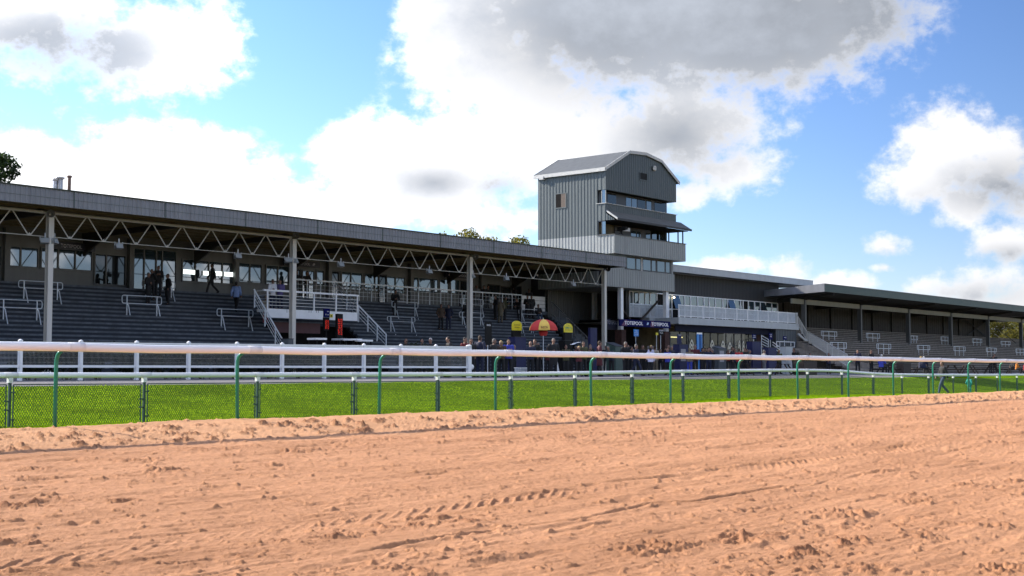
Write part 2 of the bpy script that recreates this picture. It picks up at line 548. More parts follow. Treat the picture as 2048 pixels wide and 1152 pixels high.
# ------------------------------------------------------------------ ground
def _h(ix, iy, s):
    n = (ix.astype(np.int64) * 374761393 + iy.astype(np.int64) * 668265263 + s * 974634777) & 0xFFFFFFFF
    n = ((n ^ (n >> 13)) * 1274126177) & 0xFFFFFFFF
    n = n ^ (n >> 16)
    return (n & 0xFFFF) / 65535.0
def vn(x, y, s=0):
    ix = np.floor(x); iy = np.floor(y)
    fx = x - ix; fy = y - iy
    fx = fx * fx * (3 - 2 * fx); fy = fy * fy * (3 - 2 * fy)
    a = _h(ix, iy, s); b = _h(ix + 1, iy, s); c = _h(ix, iy + 1, s); d = _h(ix + 1, iy + 1, s)
    return (a + (b - a) * fx) * (1 - fy) + (c + (d - c) * fx) * fy
def fbm(x, y, s=0, o=4, g=0.5):
    t = np.zeros_like(x); a = 1.0; n = 0.0
    for i in range(o):
        t += a * vn(x * 2 ** i, y * 2 ** i, s + i * 17); n += a; a *= g
    return t / n
def interp(x, xs, ys):
    return np.interp(x, xs, ys)
SAND_Y = [-40, 0, 4, 8, 11, 14, 15, 17.0, 17.4, 17.9]
SAND_Z = [-1.58, -1.57, -1.53, -1.42, -1.27, -1.09, -1.03, -0.87, -0.85, -0.88]
FEN_X = [0, 20, 31, 40, 45, 48, 52, 55, 58, 62, 66, 75, 120, 400]
FEN_Z = [-1.25, -1.24, -1.25, -1.2, -1.14, -1.11, -1.12, -1.17, -1.29, -1.35, -1.39, -1.43, -1.5, -1.5]
def sand_base(Y):
    return interp(Y, SAND_Y, SAND_Z)
def lawn(X, Y):
    f = interp(X, FEN_X, FEN_Z)
    k = interp(Y, [17.4, 18.2, 20, 25.5, 27, 31.5, 35.5, 36.2, 41, 50, 55.6, 80], [0, 0.18, 0.45, 1, 1, 0.5, 0.06, 0, 0, 0, 0, 0])
    up = interp(Y, [17.4, 27, 35.5, 36.2, 41, 50, 55.6, 80], [-0.88, -0.88, -0.40, -0.42, -0.38, -0.30, -0.12, -0.12])
    return up * (1 - k) + f * k
def ground(X, Y):
    return float(lawn(np.array([float(X)]), np.array([float(Y)]))[0])

def clods(X, Y, cx, cy, rx, ry, h, s):
    d = ((X - cx) / rx) ** 2 + ((Y - cy) / ry) ** 2
    k = np.clip(1 - d, 0, 1)
    n = fbm(X * 10, Y * 11, s, 5, 0.66)
    return k * np.clip(n - 0.40, 0, 1) * h * 3.2 - k * 0.35 * h * np.clip(0.46 - n, 0, 1) * 3
def floor_hit(px, py):
    d = ray(px, py)
    t = 8.0
    for _ in range(60):
        t = sand_base(d.y * t) / d.z
    return d.x * t, d.y * t
PILES = [(1300, 1098, 2.0), (1350, 1088, 1.6), (1480, 1075, 1.7), (1690, 1030, 1.7), (1720, 1026, 1.0), (1822, 1003, 1.3), (1850, 1000, 0.8), (1930, 970, 1.4), (2030, 962, 1.2),
         (1845, 1078, 1.1), (1990, 1055, 1.3), (1735, 1138, 1.4), (335, 886, 1.5), (282, 922, 1.6), (75, 939, 1.2), (455, 912, 0.9), (590, 903, 1.4), (640, 900, 0.9), (878, 887, 1.0),
         (180, 903, 0.9), (60, 899, 0.9), (250, 893, 0.8), (545, 878, 1.0), (690, 873, 0.9), (965, 861, 1.6), (1040, 856, 0.8), (1145, 847, 0.9), (1185, 868, 0.8),
         (1630, 1092, 0.7), (1010, 1010, 0.4), (1560, 860, 0.6), (1090, 870, 0.7), (2010, 1140, 1.5), (840, 1146, 0.9), (1480, 850, 0.6)]
def sand_height(X, Y, near):
    z = sand_base(Y)
    und = fbm(X * 0.12, Y * 0.9, 11, 3) - 0.5
    z = z + und * 0.045
    z = z + (fbm(X * 0.9, Y * 6.5, 23, 4, 0.55) - 0.5) * 0.036 * interp(Y, [14.8, 15.4], [1, 0.6])
    z = z + (fbm(X * 3.0 + Y * 2.0, Y * 9.0, 31, 3, 0.6) - 0.5) * 0.018
    z = z + (fbm(X * 19, Y * 21, 41, 4, 0.7) - 0.5) * 0.016
    z = z + (fbm(X * 1.3, Y * 15, 43, 3, 0.6) - 0.5) * 0.017
    z = z + np.clip(fbm(X * 6.5, Y * 8.5, 45, 4, 0.6) - 0.66, 0, 1) * 0.14
    # churned strip beside the rail and thin scatter of clods elsewhere
    band = interp(Y, [14.9, 15.3, 16.6, 17.0], [0, 1, 1, 0.1])
    n = fbm(X * 4.2, Y * 6.0, 51, 5, 0.64)
    cl = band * np.clip(n - 0.585, 0, 1)
    z = z + cl * 0.34 - band * np.clip(0.38 - n, 0, 1) * 0.10
    clod_shade = cl * 9.0  # mask for the shade painted onto the clods
    n2 = fbm(X * 0.55, Y * 1.6, 57, 2)
    n3 = fbm(X * 6.0, Y * 10.0, 61, 5, 0.65)
    cl = (1 - band) * np.clip(n2 - 0.56, 0, 1) * np.clip(n3 - 0.56, 0, 1)
    z = z + cl * 0.6
    clod_shade = clod_shade + cl * 18.0
    dents = np.clip(fbm(X * 1.6, Y * 3.4, 71, 3) - 0.66, 0, 1)
    z = z - dents * 0.12
    for i, (px, py, k) in enumerate(PILES):
        cx, cy = floor_hit(px, py)
        c_ = clods(X, Y, cx, cy, 0.27 * k, 0.20 * k, 0.037 * min(1.2, k), 100 + i)
        z = z + c_
        clod_shade = clod_shade + np.clip(np.abs(c_) * 14, 0, 1)
    # lines left by the harrow, and the pits of its tyre tracks
    for (px, py, px2, s) in ((700, 1062, 0, 3), (1500, 985, 0, 5), (300, 1000, 0, 7)):
        cx, cy = floor_hit(px, py)
        w = cy + (fbm(X * 0.7, X * 0 + s, s, 3) - 0.5) * 0.35 + (X - cx) * 0.01
        g = np.exp(-((Y - w) / 0.02) ** 2) * np.clip(fbm(X * 0.35, X * 0 + 9 * s, s + 3, 2) - 0.38, 0, 1) * 3.0
        z = z - g * 0.018 + np.exp(-((Y - w - 0.05) / 0.03) ** 2) * np.clip(fbm(X * 0.35, X * 0 + 9 * s, s + 3, 2) - 0.38, 0, 1) * 0.03
    for (px, py, a) in ((850, 1140, 1.0), (560, 1072, 0.8), (1250, 985, 0.5)):
        cx, cy = floor_hit(px, py)
        w = cy + (X - cx) * 0.02
        for off, sg in ((0.0, 1), (0.34, -1)):
            ph = (X + sg * (Y - w - off) * 1.5) / 0.21
            tooth = np.clip(np.cos(2 * np.pi * ph), 0, 1) ** 1.5
            lat = np.exp(-((Y - w - off) / 0.13) ** 4)
            fade = np.clip(fbm(X * 0.28, X * 0 + 3, int(px), 2) - 0.34, 0, 1) * 3
            z = z + a * lat * fade * (tooth * 0.022 - 0.010)
        comb = np.exp(-((Y - w - 0.55) / 0.22) ** 4) * np.clip(fbm(X * 0.45, X * 0 + 5, int(px) + 2, 2) - 0.42, 0, 1) * 4
        z = z + a * comb * (fbm(X * 0.8 + Y * 2.5, Y * 13, 77, 2, 0.5) - 0.5) * 0.05
    # pale lip right under the rail
    z = z + np.exp(-((Y - 17.35) / 0.22) ** 2) * (0.015 + 0.05 * (fbm(X * 1.1, Y * 2, 81, 3) - 0.5))
    return z, np.clip(clod_shade, 0, 1)

def grid_mesh(name, P, ni, nj, m, smooth=True):
    me = bpy.data.meshes.new(name)
    idx = np.arange(ni * nj).reshape(ni, nj)
    q = np.stack([idx[:-1, :-1], idx[:-1, 1:], idx[1:, 1:], idx[1:, :-1]], -1).reshape(-1, 4)
    return raw_mesh(me, P, q, m, smooth)
def raw_mesh(me, P, q, m, smooth=True):
    nf, k = q.shape
    me.vertices.add(len(P)); me.vertices.foreach_set('co', P.astype(np.float32).ravel())
    me.loops.add(nf * k); me.loops.foreach_set('vertex_index', q.astype(np.int32).ravel())
    me.polygons.add(nf)
    me.polygons.foreach_set('loop_start', np.arange(0, nf * k, k, dtype=np.int32))
    me.polygons.foreach_set('loop_total', np.full(nf, k, dtype=np.int32))
    if smooth:
        me.polygons.foreach_set('use_smooth', np.ones(nf, dtype=bool))
    me.update(calc_edges=True)
    me.materials.append(m)
    return me

def ground_mat(name, cols, scales, rough, bump=0.0, bscale=60.0, bdist=0.01, streak=(1, 1, 1), spec=0.2):
    """two colours blended by a coarse and a fine noise"""
    m = bpy.data.materials.new(name); m.use_nodes = True
    n = m.node_tree.nodes; l = m.node_tree.links
    p = n['Principled BSDF']; p.inputs['Roughness'].default_value = rough; p.inputs['Specular IOR Level'].default_value = spec
    g = n.new('ShaderNodeNewGeometry')
    mp = n.new('ShaderNodeMapping'); mp.inputs['Scale'].default_value = streak
    l.new(g.outputs['Position'], mp.inputs[0])
    a = n.new('ShaderNodeTexNoise'); a.inputs['Scale'].default_value = scales[0]; a.inputs['Detail'].default_value = 6
    b = n.new('ShaderNodeTexNoise'); b.inputs['Scale'].default_value = scales[1]; b.inputs['Detail'].default_value = 4
    l.new(mp.outputs[0], a.inputs['Vector']); l.new(g.outputs['Position'], b.inputs['Vector'])
    ad = n.new('ShaderNodeMath'); ad.operation = 'MULTIPLY_ADD'; ad.inputs[1].default_value = 0.55
    h = n.new('ShaderNodeMath'); h.operation = 'MULTIPLY'; h.inputs[1].default_value = 0.45
    l.new(b.outputs[0], h.inputs[0]); l.new(a.outputs[0], ad.inputs[0]); l.new(h.outputs[0], ad.inputs[2])
    r = n.new('ShaderNodeValToRGB')
    r.color_ramp.elements[0].position = 0.36; r.color_ramp.elements[1].position = 0.64
    r.color_ramp.elements[0].color = (*cols[0], 1); r.color_ramp.elements[1].color = (*cols[1], 1)
    l.new(ad.outputs[0], r.inputs[0]); l.new(r.outputs[0], p.inputs['Base Color'])
    if bump:
        c = n.new('ShaderNodeTexNoise'); c.inputs['Scale'].default_value = bscale; c.inputs['Detail'].default_value = 6; c.inputs['Roughness'].default_value = 0.7
        l.new(g.outputs['Position'], c.inputs['Vector'])
        bn = n.new('ShaderNodeBump'); bn.inputs['Strength'].default_value = bump; bn.inputs['Distance'].default_value = bdist
        l.new(c.outputs[0], bn.inputs['Height']); l.new(bn.outputs[0], p.inputs['Normal'])
    return m
def dry_strip(m, col):
    """paler, drier sand in the last metres before the rail"""
    n = m.node_tree.nodes; l = m.node_tree.links
    p = n['Principled BSDF']
    old = p.inputs['Base Color'].links[0].from_socket
    g = n.new('ShaderNodeNewGeometry'); s = n.new('ShaderNodeSeparateXYZ'); l.new(g.outputs['Position'], s.inputs[0])
    nz = n.new('ShaderNodeTexNoise'); nz.inputs['Scale'].default_value = 0.9; nz.inputs['Detail'].default_value = 6; l.new(g.outputs['Position'], nz.inputs['Vector'])
    ad = n.new('ShaderNodeMath'); ad.operation = 'MULTIPLY_ADD'; ad.inputs[1].default_value = 1.6; l.new(nz.outputs[0], ad.inputs[0]); l.new(s.outputs[1], ad.inputs[2])
    mr_ = n.new('ShaderNodeMapRange'); mr_.inputs['From Min'].default_value = 15.4; mr_.inputs['From Max'].default_value = 16.4; l.new(ad.outputs[0], mr_.inputs['Value'])
    mx = n.new('ShaderNodeMix'); mx.data_type = 'RGBA'; mx.inputs['B'].default_value = (*col, 1)
    sc = n.new('ShaderNodeMath'); sc.operation = 'MULTIPLY'; sc.inputs[1].default_value = 0.5; l.new(mr_.outputs[0], sc.inputs[0]); l.new(sc.outputs[0], mx.inputs['Factor'])
    l.new(old, mx.inputs['A'])
    # shadow sides of the clods, painted in as a darker sand colour
    at_ = n.new('ShaderNodeAttribute'); at_.attribute_name = 'clod_shade'
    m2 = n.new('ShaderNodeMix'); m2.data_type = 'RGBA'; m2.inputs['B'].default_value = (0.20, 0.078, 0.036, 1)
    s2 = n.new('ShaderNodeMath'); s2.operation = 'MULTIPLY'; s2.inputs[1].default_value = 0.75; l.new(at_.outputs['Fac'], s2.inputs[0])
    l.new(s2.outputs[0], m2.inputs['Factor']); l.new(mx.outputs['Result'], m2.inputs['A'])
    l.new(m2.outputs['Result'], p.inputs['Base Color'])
    return m
sand_m = ground_mat('pink_fibre_sand', ((0.395, 0.188, 0.089), (0.565, 0.283, 0.143)), (0.8, 13.0), 0.95, 1.0, 90.0, 0.022, (0.35, 1.5, 1))
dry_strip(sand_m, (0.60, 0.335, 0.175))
turf_m = ground_mat('mown_turf', ((0.055, 0.11, 0.004), (0.11, 0.20, 0.006)), (0.7, 9.0), 0.95, 0.5, 30.0, 0.03, (0.15, 1.6, 1), 0.0)
pave_m = ground_mat('grey_tarmac', ((0.12, 0.115, 0.12), (0.175, 0.168, 0.172)), (0.5, 8.0), 0.9, 0.4, 60.0, 0.01)
soil_m = ground_mat('far_field', ((0.04, 0.05, 0.02), (0.07, 0.08, 0.03)), (0.05, 0.7), 0.95)

def build_ground():
    me = bpy.data.meshes.new('ground')
    P = np.array([(-3000, -3000, -2.4), (4000, -3000, -2.4), (4000, 4000, -2.4), (-3000, 4000, -2.4)], dtype=np.float32)
    struct('ground', raw_mesh(me, P, np.array([[0, 1, 2, 3]]), soil_m, False))
    # sand: fine wedge in view, coarse strip around it
    cols = np.arange(-260, 2330, 2.3); nr = 400
    rr = rgt * 1.0
    hx = fwd.x + rgt.x * (cols - 1024) / FPX; hy = fwd.y + rgt.y * (cols - 1024) / FPX
    ln = np.hypot(hx, hy); hx /= ln; hy /= ln
    rn = 8.2 ; rf = 17.62 / hy
    t = np.linspace(0, 1, nr)[:, None]
    r = 1.0 / (1.0 / rn * (1 - t) + t / rf[None, :])
    X = r * hx[None, :]; Y = r * hy[None, :]
    Z, clod_shade = sand_height(X.ravel(), Y.ravel(), None)
    P = np.stack([X.ravel(), Y.ravel(), Z], 1)
    fine = grid_mesh('sand_track', P, nr, len(cols), sand_m)
    at_ = fine.attributes.new('clod_shade', 'FLOAT', 'POINT')
    at_.data.foreach_set('value', clod_shade.astype(np.float32))
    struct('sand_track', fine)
    xs = np.linspace(-80, 420, 160); ys = np.linspace(-30, 17.55, 60)
    X, Y = np.meshgrid(xs, ys)
    Z = sand_base(Y.ravel()) - 0.10
    struct('sand_verge', grid_mesh('sand_verge', np.stack([X.ravel(), Y.ravel(), Z], 1), 60, 160, sand_m))
    # lawn
    xs = np.concatenate([np.linspace(-80, 5, 30), np.linspace(6, 120, 230), np.linspace(123, 420, 60)]); ys = np.linspace(17.3, 35.2, 90)
    X, Y = np.meshgrid(xs, ys)
    Z = lawn(X.ravel(), Y.ravel()) + (fbm(X.ravel() * 0.5, Y.ravel() * 0.7, 5, 3) - 0.5) * 0.035
    struct('turf', grid_mesh('turf', np.stack([X.ravel(), Y.ravel(), Z], 1), len(ys), len(xs), turf_m))
    xs = np.linspace(-80, 420, 120); ys = np.array([35.0, 36.2, 38, 41, 44, 47, 50, 53, 55.6, 60, 70, 85])
    X, Y = np.meshgrid(xs, ys)
    Z = lawn(X.ravel(), Y.ravel()) + np.where(Y.ravel() < 35.5, -0.01, 0.0)
    struct('pavement', grid_mesh('pavement', np.stack([X.ravel(), Y.ravel(), Z], 1), len(ys), len(xs), pave_m))
    # kerb between lawn and path is only a flush edge; blades of grass on the lawn
    rng = np.random.default_rng(3)
    n = 420000
    px = rng.uniform(-120, 2200, n)
    u = rng.uniform(0, 1, n)
    Yb = 17.75 + (35.15 - 17.75) * u ** 1.35
    hx = fwd.x + rgt.x * (px - 1024) / FPX; hy = fwd.y + rgt.y * (px - 1024) / FPX
    Xb = Yb * hx / hy
    ok = Xb < 190
    Xb, Yb = Xb[ok], Yb[ok]; n = len(Xb)
    dens = fbm(Xb * 0.6, Yb * 0.9, 91, 3)
    h = rng.uniform(0.022, 0.045, n) * (0.75 + 0.5 * dens)
    edge = Yb < 18.3
    h = np.where(edge, h * 1.25, h)
    w = rng.uniform(0.008, 0.017, n) * (1 + Xb / 90)
    a = rng.uniform(0, 2 * np.pi, n)
    lx = rng.normal(0, 0.4, n) * h; ly = rng.normal(0, 0.4, n) * h
    Zb = lawn(Xb, Yb) + (fbm(Xb * 0.5, Yb * 0.7, 5, 3) - 0.5) * 0.035 - 0.006
    p0 = np.stack([Xb - np.cos(a) * w, Yb - np.sin(a) * w, Zb], 1)
    p1 = np.stack([Xb + np.cos(a) * w, Yb + np.sin(a) * w, Zb], 1)
    p2 = np.stack([Xb + lx, Yb + ly, Zb + h], 1)
    P = np.stack([p0, p1, p2], 1).reshape(-1, 3)
    gm = leafy('grass_blade', (0.11, 0.20, 0.006), (0.31, 0.47, 0.012), 0.5, 0.26, 0.4, 0.0)
    o = link('grass', raw_mesh(bpy.data.meshes.new('grass'), P, np.arange(n * 3).reshape(-1, 3), gm, False))
    tag(o, 'short bright green grass growing on the lawn behind the rails', 'grass', kind='stuff')
build_ground()
# ------------------------------------------------------------------ rails and fences along the track
RAIL_Y = 17.3
RX = [10.55 + 3.345 * i for i in range(-3, 24)]
def front_rail():
    t = thing('running_rail', 'front running rail, thick white tube on green gooseneck posts beside the sand', 'rail', (RX[0], RAIL_Y, -0.86))
    zc = 0.335
    pts = []
    for i, x in enumerate(RX):
        pts.append((x, RAIL_Y - 0.05, zc + 0.006 * math.sin(i * 1.3)))
        if i < len(RX) - 1:
            pts.append((x + 1.67, RAIL_Y - 0.05 + 0.006 * math.sin(i * 2.9), zc - 0.012 + 0.008 * math.sin(i * 1.3)))
    m = MB().path(pts, 0.064, 16, cap=True)
    part('top_rail', m, K['rail'], t, True, True)
    for i, x in enumerate(RX):
        g = sand_base(RAIL_Y + 0.08) - 0.08
        lean = 0.02 * math.sin(i * 2.1)
        y0 = RAIL_Y + 0.10
        pts = [(x + lean, y0, g), (x, y0, 0.05), (x, y0 - 0.005, 0.14), (x, y0 - 0.03, 0.205), (x, y0 - 0.075, 0.245), (x, y0 - 0.13, 0.265)]
        part('post', MB().path(pts, [0.031, 0.029, 0.029, 0.029, 0.028, 0.028], 10), K['gpost'], t, True, True)
        z = zc + 0.006 * math.sin(i * 1.3)
        part('sleeve', MB().path([(x + 0.10, RAIL_Y - 0.05, z), (x + 0.36, RAIL_Y - 0.05, z)], 0.0675, 16), K['sleeve'], t, True, True)
front_rail()

R2Y = 26.0
R2X = [14.68 + 3.365 * i for i in range(-3, 34)]
def r2z(x):
    return float(np.interp(x, [0, 14.7, 18, 31.4, 38, 45, 48.2, 51.5, 54.9, 58.2, 61.5, 66, 74.5, 130], [-0.12, -0.12, -0.13, -0.14, -0.10, -0.045, -0.03, -0.03, -0.06, -0.19, -0.25, -0.28, -0.31, -0.36]))
def second_rail():
    t = thing('inner_rail', 'second white rail on dark green posts crossing the lawn', 'rail', (R2X[0], R2Y, -1.25))
    xs = np.arange(R2X[0], R2X[-1], 1.1)
    part('top_rail', MB().path([(x, R2Y, r2z(x)) for x in xs], 0.059, 12), K['rail'], t, True, True)
    for x in R2X:
        z = r2z(x); g = ground(x, R2Y) - 0.1
        p = part('post', MB().box(x - 0.028, R2Y - 0.028, g, x + 0.028, R2Y + 0.028, z - 0.16), K['dgreen'], t, False, True)
        b = MB().box(x - 0.05, R2Y - 0.045, z - 0.165, x + 0.05, R2Y + 0.045, z - 0.055)
        b.box(x - 0.012, R2Y - 0.06, z - 0.13, x + 0.012, R2Y - 0.045, z - 0.105)
        br = part('bracket', b, K['sleeve'], p); br.location = (0, 0, 0)
        part('sleeve', MB().path([(x - 0.13, R2Y, r2z(x - 0.13)), (x + 0.17, R2Y, r2z(x + 0.17))], 0.062, 12), K['sleeve'], t, True, True)
    # chain link panels hung between the posts: one mesh, copied
    L = 3.365 - 0.17; H = 0.90
    fr = MB()
    pts = [(0, 0, 0), (0, 0, H), (L, 0, H), (L, 0, 0)]
    fr.bar((0, 0, -0.02), (0, 0, H), 0.022).bar((L, 0, -0.02), (L, 0, H), 0.022).bar((0, 0, H), (L, 0, H), 0.024).bar((0, 0, 0.0), (L, 0, 0.0), 0.02)
    frame_me = fr.mesh('panel', K['dgreen'])
    net = MB()
    p = 0.060; hw = p / 2; hh = 0.046; th = 0.0070
    k = int(L / hw)
    for i in range(k + 1):
        x0 = i * hw
        rows = int(H / hh)
        vs, fs = [], []
        for j in range(rows + 1):
            xx = x0 + (hw / 2 if (i + j) % 2 else -hw / 2)
            xx = min(max(xx, 0), L)
            vs += [(xx - th, 0, j * hh), (xx + th, 0, j * hh)]
        for j in range(rows):
            fs.append((2 * j, 2 * j + 1, 2 * j + 3, 2 * j + 2))
        net.add(vs, fs)
    net_me = net.mesh('chain_link', K['wire'])
    cl = MB()
    cl.box(-0.10, -0.028, -0.016, 0.035, 0.028, 0.016)
    clamp_me = cl.mesh('clamp', K['dgreen'])
    def lab(i):
        return ['first', 'second', 'third', 'fourth', 'fifth', 'sixth', 'seventh', 'eighth', 'ninth', 'tenth', 'eleventh', 'twelfth', 'thirteenth', 'fourteenth', 'fifteenth', 'sixteenth', 'seventeenth', 'eighteenth', 'nineteenth', 'twentieth'][i]
    n = 0
    for i in range(2, 24):
        x = R2X[i] + 0.085; x2 = R2X[i + 1] - 0.085
        z0 = r2z(R2X[i]) - 0.205 - H; z1 = r2z(R2X[i + 1]) - 0.205 - H
        o = link('chain_link_panel', frame_me)
        o.location = (x, R2Y + (0.008 if i % 2 else -0.008), z0)
        o.rotation_euler = (0, -math.atan2(z1 - z0, x2 - x), 0)
        tag(o, None, 'fence panel', 'chain link panels under the second rail')
        link('chain_link', net_me, o)
        for q in (0, 1):
            for z in ((H - 0.17, 0.15) if q == 0 else (H - 0.35, 0.36)):
                c = link('clamp', clamp_me, o)
                c.location = (0.0, 0, z) if q == 0 else (L, 0, z)
                c.scale = (1, 1, 1) if q == 0 else (-1, 1, 1)
        if i < 22:
            o['label'] = 'green chain link panel, %s along the second rail counted from the near end' % lab(i - 2)
        else:
            o['label'] = 'green chain link panel farthest along the second rail' if i == 23 else 'green chain link panel, last but one along the second rail'
second_rail()

PF_Y = 41.0
def paddock_fence():
    t = thing('paddock_fence', 'white paddock fence with wire mesh between capped posts, in front of the terrace', 'fence', (12, PF_Y, -0.4))
    xs = [23.5 + 2.304 * i for i in range(-5, 11)]
    g = -0.42
    x0, x1 = xs[0], xs[-1]
    zt = lambda x: 0.955 + (x - 23.5) * 0.0062
    z0_, z1_ = zt(x0), zt(x1)
    part('top_board', MB().bar((x0, PF_Y, z0_ - 0.028), (x1 + 0.05, PF_Y, z1_ - 0.028), 0.09, 0.055).bar((x0, PF_Y - 0.014, z0_ - 0.13), (x1, PF_Y - 0.014, z1_ - 0.13), 0.022, 0.14), K['white'], t, False, True)
    part('bottom_board', MB().box(x0, PF_Y - 0.03, 0.065, x1, PF_Y + 0.03, 0.155), K['white'], t, False, True)
    for i, x in enumerate(xs):
        w = 0.053 if i < len(xs) - 1 else 0.12
        ztop = zt(x)
        p = part('post', MB().box(x - w, PF_Y - 0.075, g, x + w, PF_Y + 0.075, ztop + 0.02), K['white'], t, False, True)
        c = part('post_cap', MB().lathe([(w + 0.025, 0), (w + 0.03, 0.02), (w * 0.8, 0.045), (w * 0.3, 0.06)], 12, (x, PF_Y, ztop + 0.021)), K['white'], p)
        if i < len(xs) - 1:
            m = MB()
            xa = x + 0.07; xb = xs[i + 1] - 0.07
            k = int((xb - xa) / 0.048)
            for j in range(1, k):
                xx = xa + (xb - xa) * j / k
                m.box(xx - 0.003, PF_Y + 0.031, 0.10, xx + 0.003, PF_Y + 0.035, 0.76)
            for z in (0.25, 0.42, 0.59, 0.74):
                m.box(xa, PF_Y + 0.036, z - 0.003, xb, PF_Y + 0.040, z + 0.003)
            part('wire_mesh', m, K['wwire'], t, False, True)
    b = MB().ell((xs[-1] + 0.2, PF_Y - 0.02, 0.12), (0.1, 0.1, 0.13))
    part('end_fender', b, K['white'], t, True, True)
paddock_fence()
# ------------------------------------------------------------------ main grandstand
TY0, TY1, TZ0, TZ1 = 55.6, 61.9, -0.10, 4.47
WALL_Y = 63.5
NST = 20
def on_terrace(px, py):
    """where the sloping terrace shows at (px, py)"""
    d = ray(px, py)
    s = (TZ1 - TZ0) / (TY1 - TY0)
    t = (TZ0 - s * TY0) / (d.z - s * d.y)
    return d * t
def step_z(y):
    i = math.floor((y - TY0) / (TY1 - TY0) * NST)
    i = max(-1, min(NST - 1, i))
    return TZ0 + (i + 1) * (TZ1 - TZ0) / NST
PX = [77.33 - 14.82 * i for i in range(6)]          # roof posts
BAL_X0, BAL_X1 = 47.55, 54.55                        # balcony and the opening below it
def terrace_steps(x0, x1, mb, mr, lo=0):
    n = NST
    for i in range(lo, n):
        y = TY0 + (TY1 - TY0) * i / n
        z = TZ0 + (TZ1 - TZ0) * (i + 1) / n
        y2 = TY1 if i == n - 1 else y + (TY1 - TY0) / n + 0.02
        mb.box(x0, y, z - 0.095, x1, y2, z)
        mr.quad((x0, y + 0.03, z - 0.02 - (TZ1 - TZ0) / n), (x1, y + 0.03, z - 0.02 - (TZ1 - TZ0) / n), (x1, y + 0.03, z - 0.09), (x0, y + 0.03, z - 0.09))
def rail_run(mb, pts, r=0.025):
    for a, b in zip(pts[:-1], pts[1:]):
        mb.tube(a, b, r, n=6)
def grandstand():
    t = thing('grandstand', 'long open grandstand with stepped terrace, lattice truss roof and cream posts', 'grandstand', (40, 55, -0.12))
    XL, XR = 2.5, 77.3
    a, r = MB(), MB()
    ex0, ex1 = 49.2, 55.9
    terrace_steps(XL, ex0, a, r); terrace_steps(ex1, 77.2, a, r)
    terrace_steps(ex0, ex1, a, r, 12)
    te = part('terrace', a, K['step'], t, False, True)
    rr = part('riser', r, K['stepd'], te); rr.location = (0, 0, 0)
    part('landing', MB().box(XL, TY1 + 0.02, TZ1 - 0.25, 79.5, WALL_Y, TZ1 - 0.01), K['step'], t, False, True)
    part('nosing', MB().box(XL, TY1 - 0.01, TZ1 - 0.005, 77.2, TY1 + 0.07, TZ1 + 0.012), K['yellow'], t, False, True)
    part('plinth', MB().box(XL, TY1 - 0.05, TZ1 - 0.22, ex0, TY1 - 0.012, TZ1 - 0.055).box(ex1, TY1 - 0.05, TZ1 - 0.22, 77.2, TY1 - 0.012, TZ1 - 0.055), K['black'], t, False, True)
    # roof
    part('roof', MB().prism([(53.05, 8.02), (68, 8.35), (68, 8.25), (53.05, 7.92)], 0, XL, XR), K['roof'], t, False, True)
    part('roof_infill', MB().prism([(56.4, 8.05), (68, 8.34), (68, 8.24), (56.4, 7.95)], 0, XR + 0.031, 78.93), K['roof'], t, False, True)
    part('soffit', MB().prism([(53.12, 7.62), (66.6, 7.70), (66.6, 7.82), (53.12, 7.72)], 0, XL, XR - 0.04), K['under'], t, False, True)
    f = MB().clad((XL, 53.0), (XR, 53.0), 7.36, 8.10, 0.24, 0.03)
    f.box(XL, 53.01, 7.38, XR, 53.04, 8.06)
    fa = part('fascia', f, K['fascia'], t, False, True)
    j = MB()
    x = XR
    while x > XL:
        j.box(x - 0.012, 52.945, 7.36, x + 0.012, 52.968, 8.09); x -= 4.94
    j.box(XL, 52.955, 7.70, XR, 52.966, 7.712)
    jj = part('joint', j, K['dgreen'], fa); jj.location = (0, 0, 0)
    part('roof_edge', MB().box(XL, 52.93, 8.10, XR + 0.03, 53.2, 8.16).box(XR, 53.02, 7.36, XR + 0.03, 66, 8.09), K['flash'], t, False, True)
    for i in range(10):
        y = 54.2 + 1.25 * i
        part('purlin', MB().box(XL, y - 0.05, 7.47, XR - 0.1, y + 0.05, 7.62), K['purlin'], t, False, True)
    for i in range(11):
        x = 77.0 - 7.41 * i
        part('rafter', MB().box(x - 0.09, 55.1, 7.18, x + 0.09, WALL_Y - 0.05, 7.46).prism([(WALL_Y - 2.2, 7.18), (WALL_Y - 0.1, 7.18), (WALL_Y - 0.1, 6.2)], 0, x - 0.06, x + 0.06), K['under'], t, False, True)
    # posts and trusses
    for x in PX:
        p = part('column', MB().box(x - 0.13, 54.86, -0.4, x + 0.13, 54.9, 7.2).box(x - 0.13, 55.10, -0.4, x + 0.13, 55.14, 7.2).box(x - 0.11, 54.9, -0.4, x + 0.11, 55.10, 7.2), K['post'], t, False, True)
    for i in range(5):
        x1, x0 = PX[i] - 0.13, PX[i + 1] + 0.13
        m = MB().tube((x0, 55, 7.30), (x1, 55, 7.30), 0.075, n=10)
        m.tube((x0, 55, 6.17), (x1, 55, 6.17), 0.022, n=6)
        n = 8; w = (x1 - x0) / n
        for k in range(n):
            xa = x0 + k * w; xm = xa + w / 2
            m.bar((xa + 0.06, 55, 7.25), (xm - 0.07, 55, 6.2), 0.035, 0.05)
            m.bar((xa + w - 0.06, 55, 7.25), (xm + 0.07, 55, 6.2), 0.035, 0.05)
            m.prism([(xm - 0.11, 6.15), (xm + 0.11, 6.15), (xm, 6.3)], 1, 54.98, 55.02)
        part('truss', m, K['truss'], t, False, True)
    # back wall with its windows, laid out from the photograph at the wall's distance
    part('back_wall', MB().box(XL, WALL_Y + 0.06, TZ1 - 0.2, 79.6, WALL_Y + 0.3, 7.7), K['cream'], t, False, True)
    part('return_wall', MB().box(79.5, 62.16, -0.4, 79.72, WALL_Y + 0.05, 7.7), K['bclad'], t, False, True)
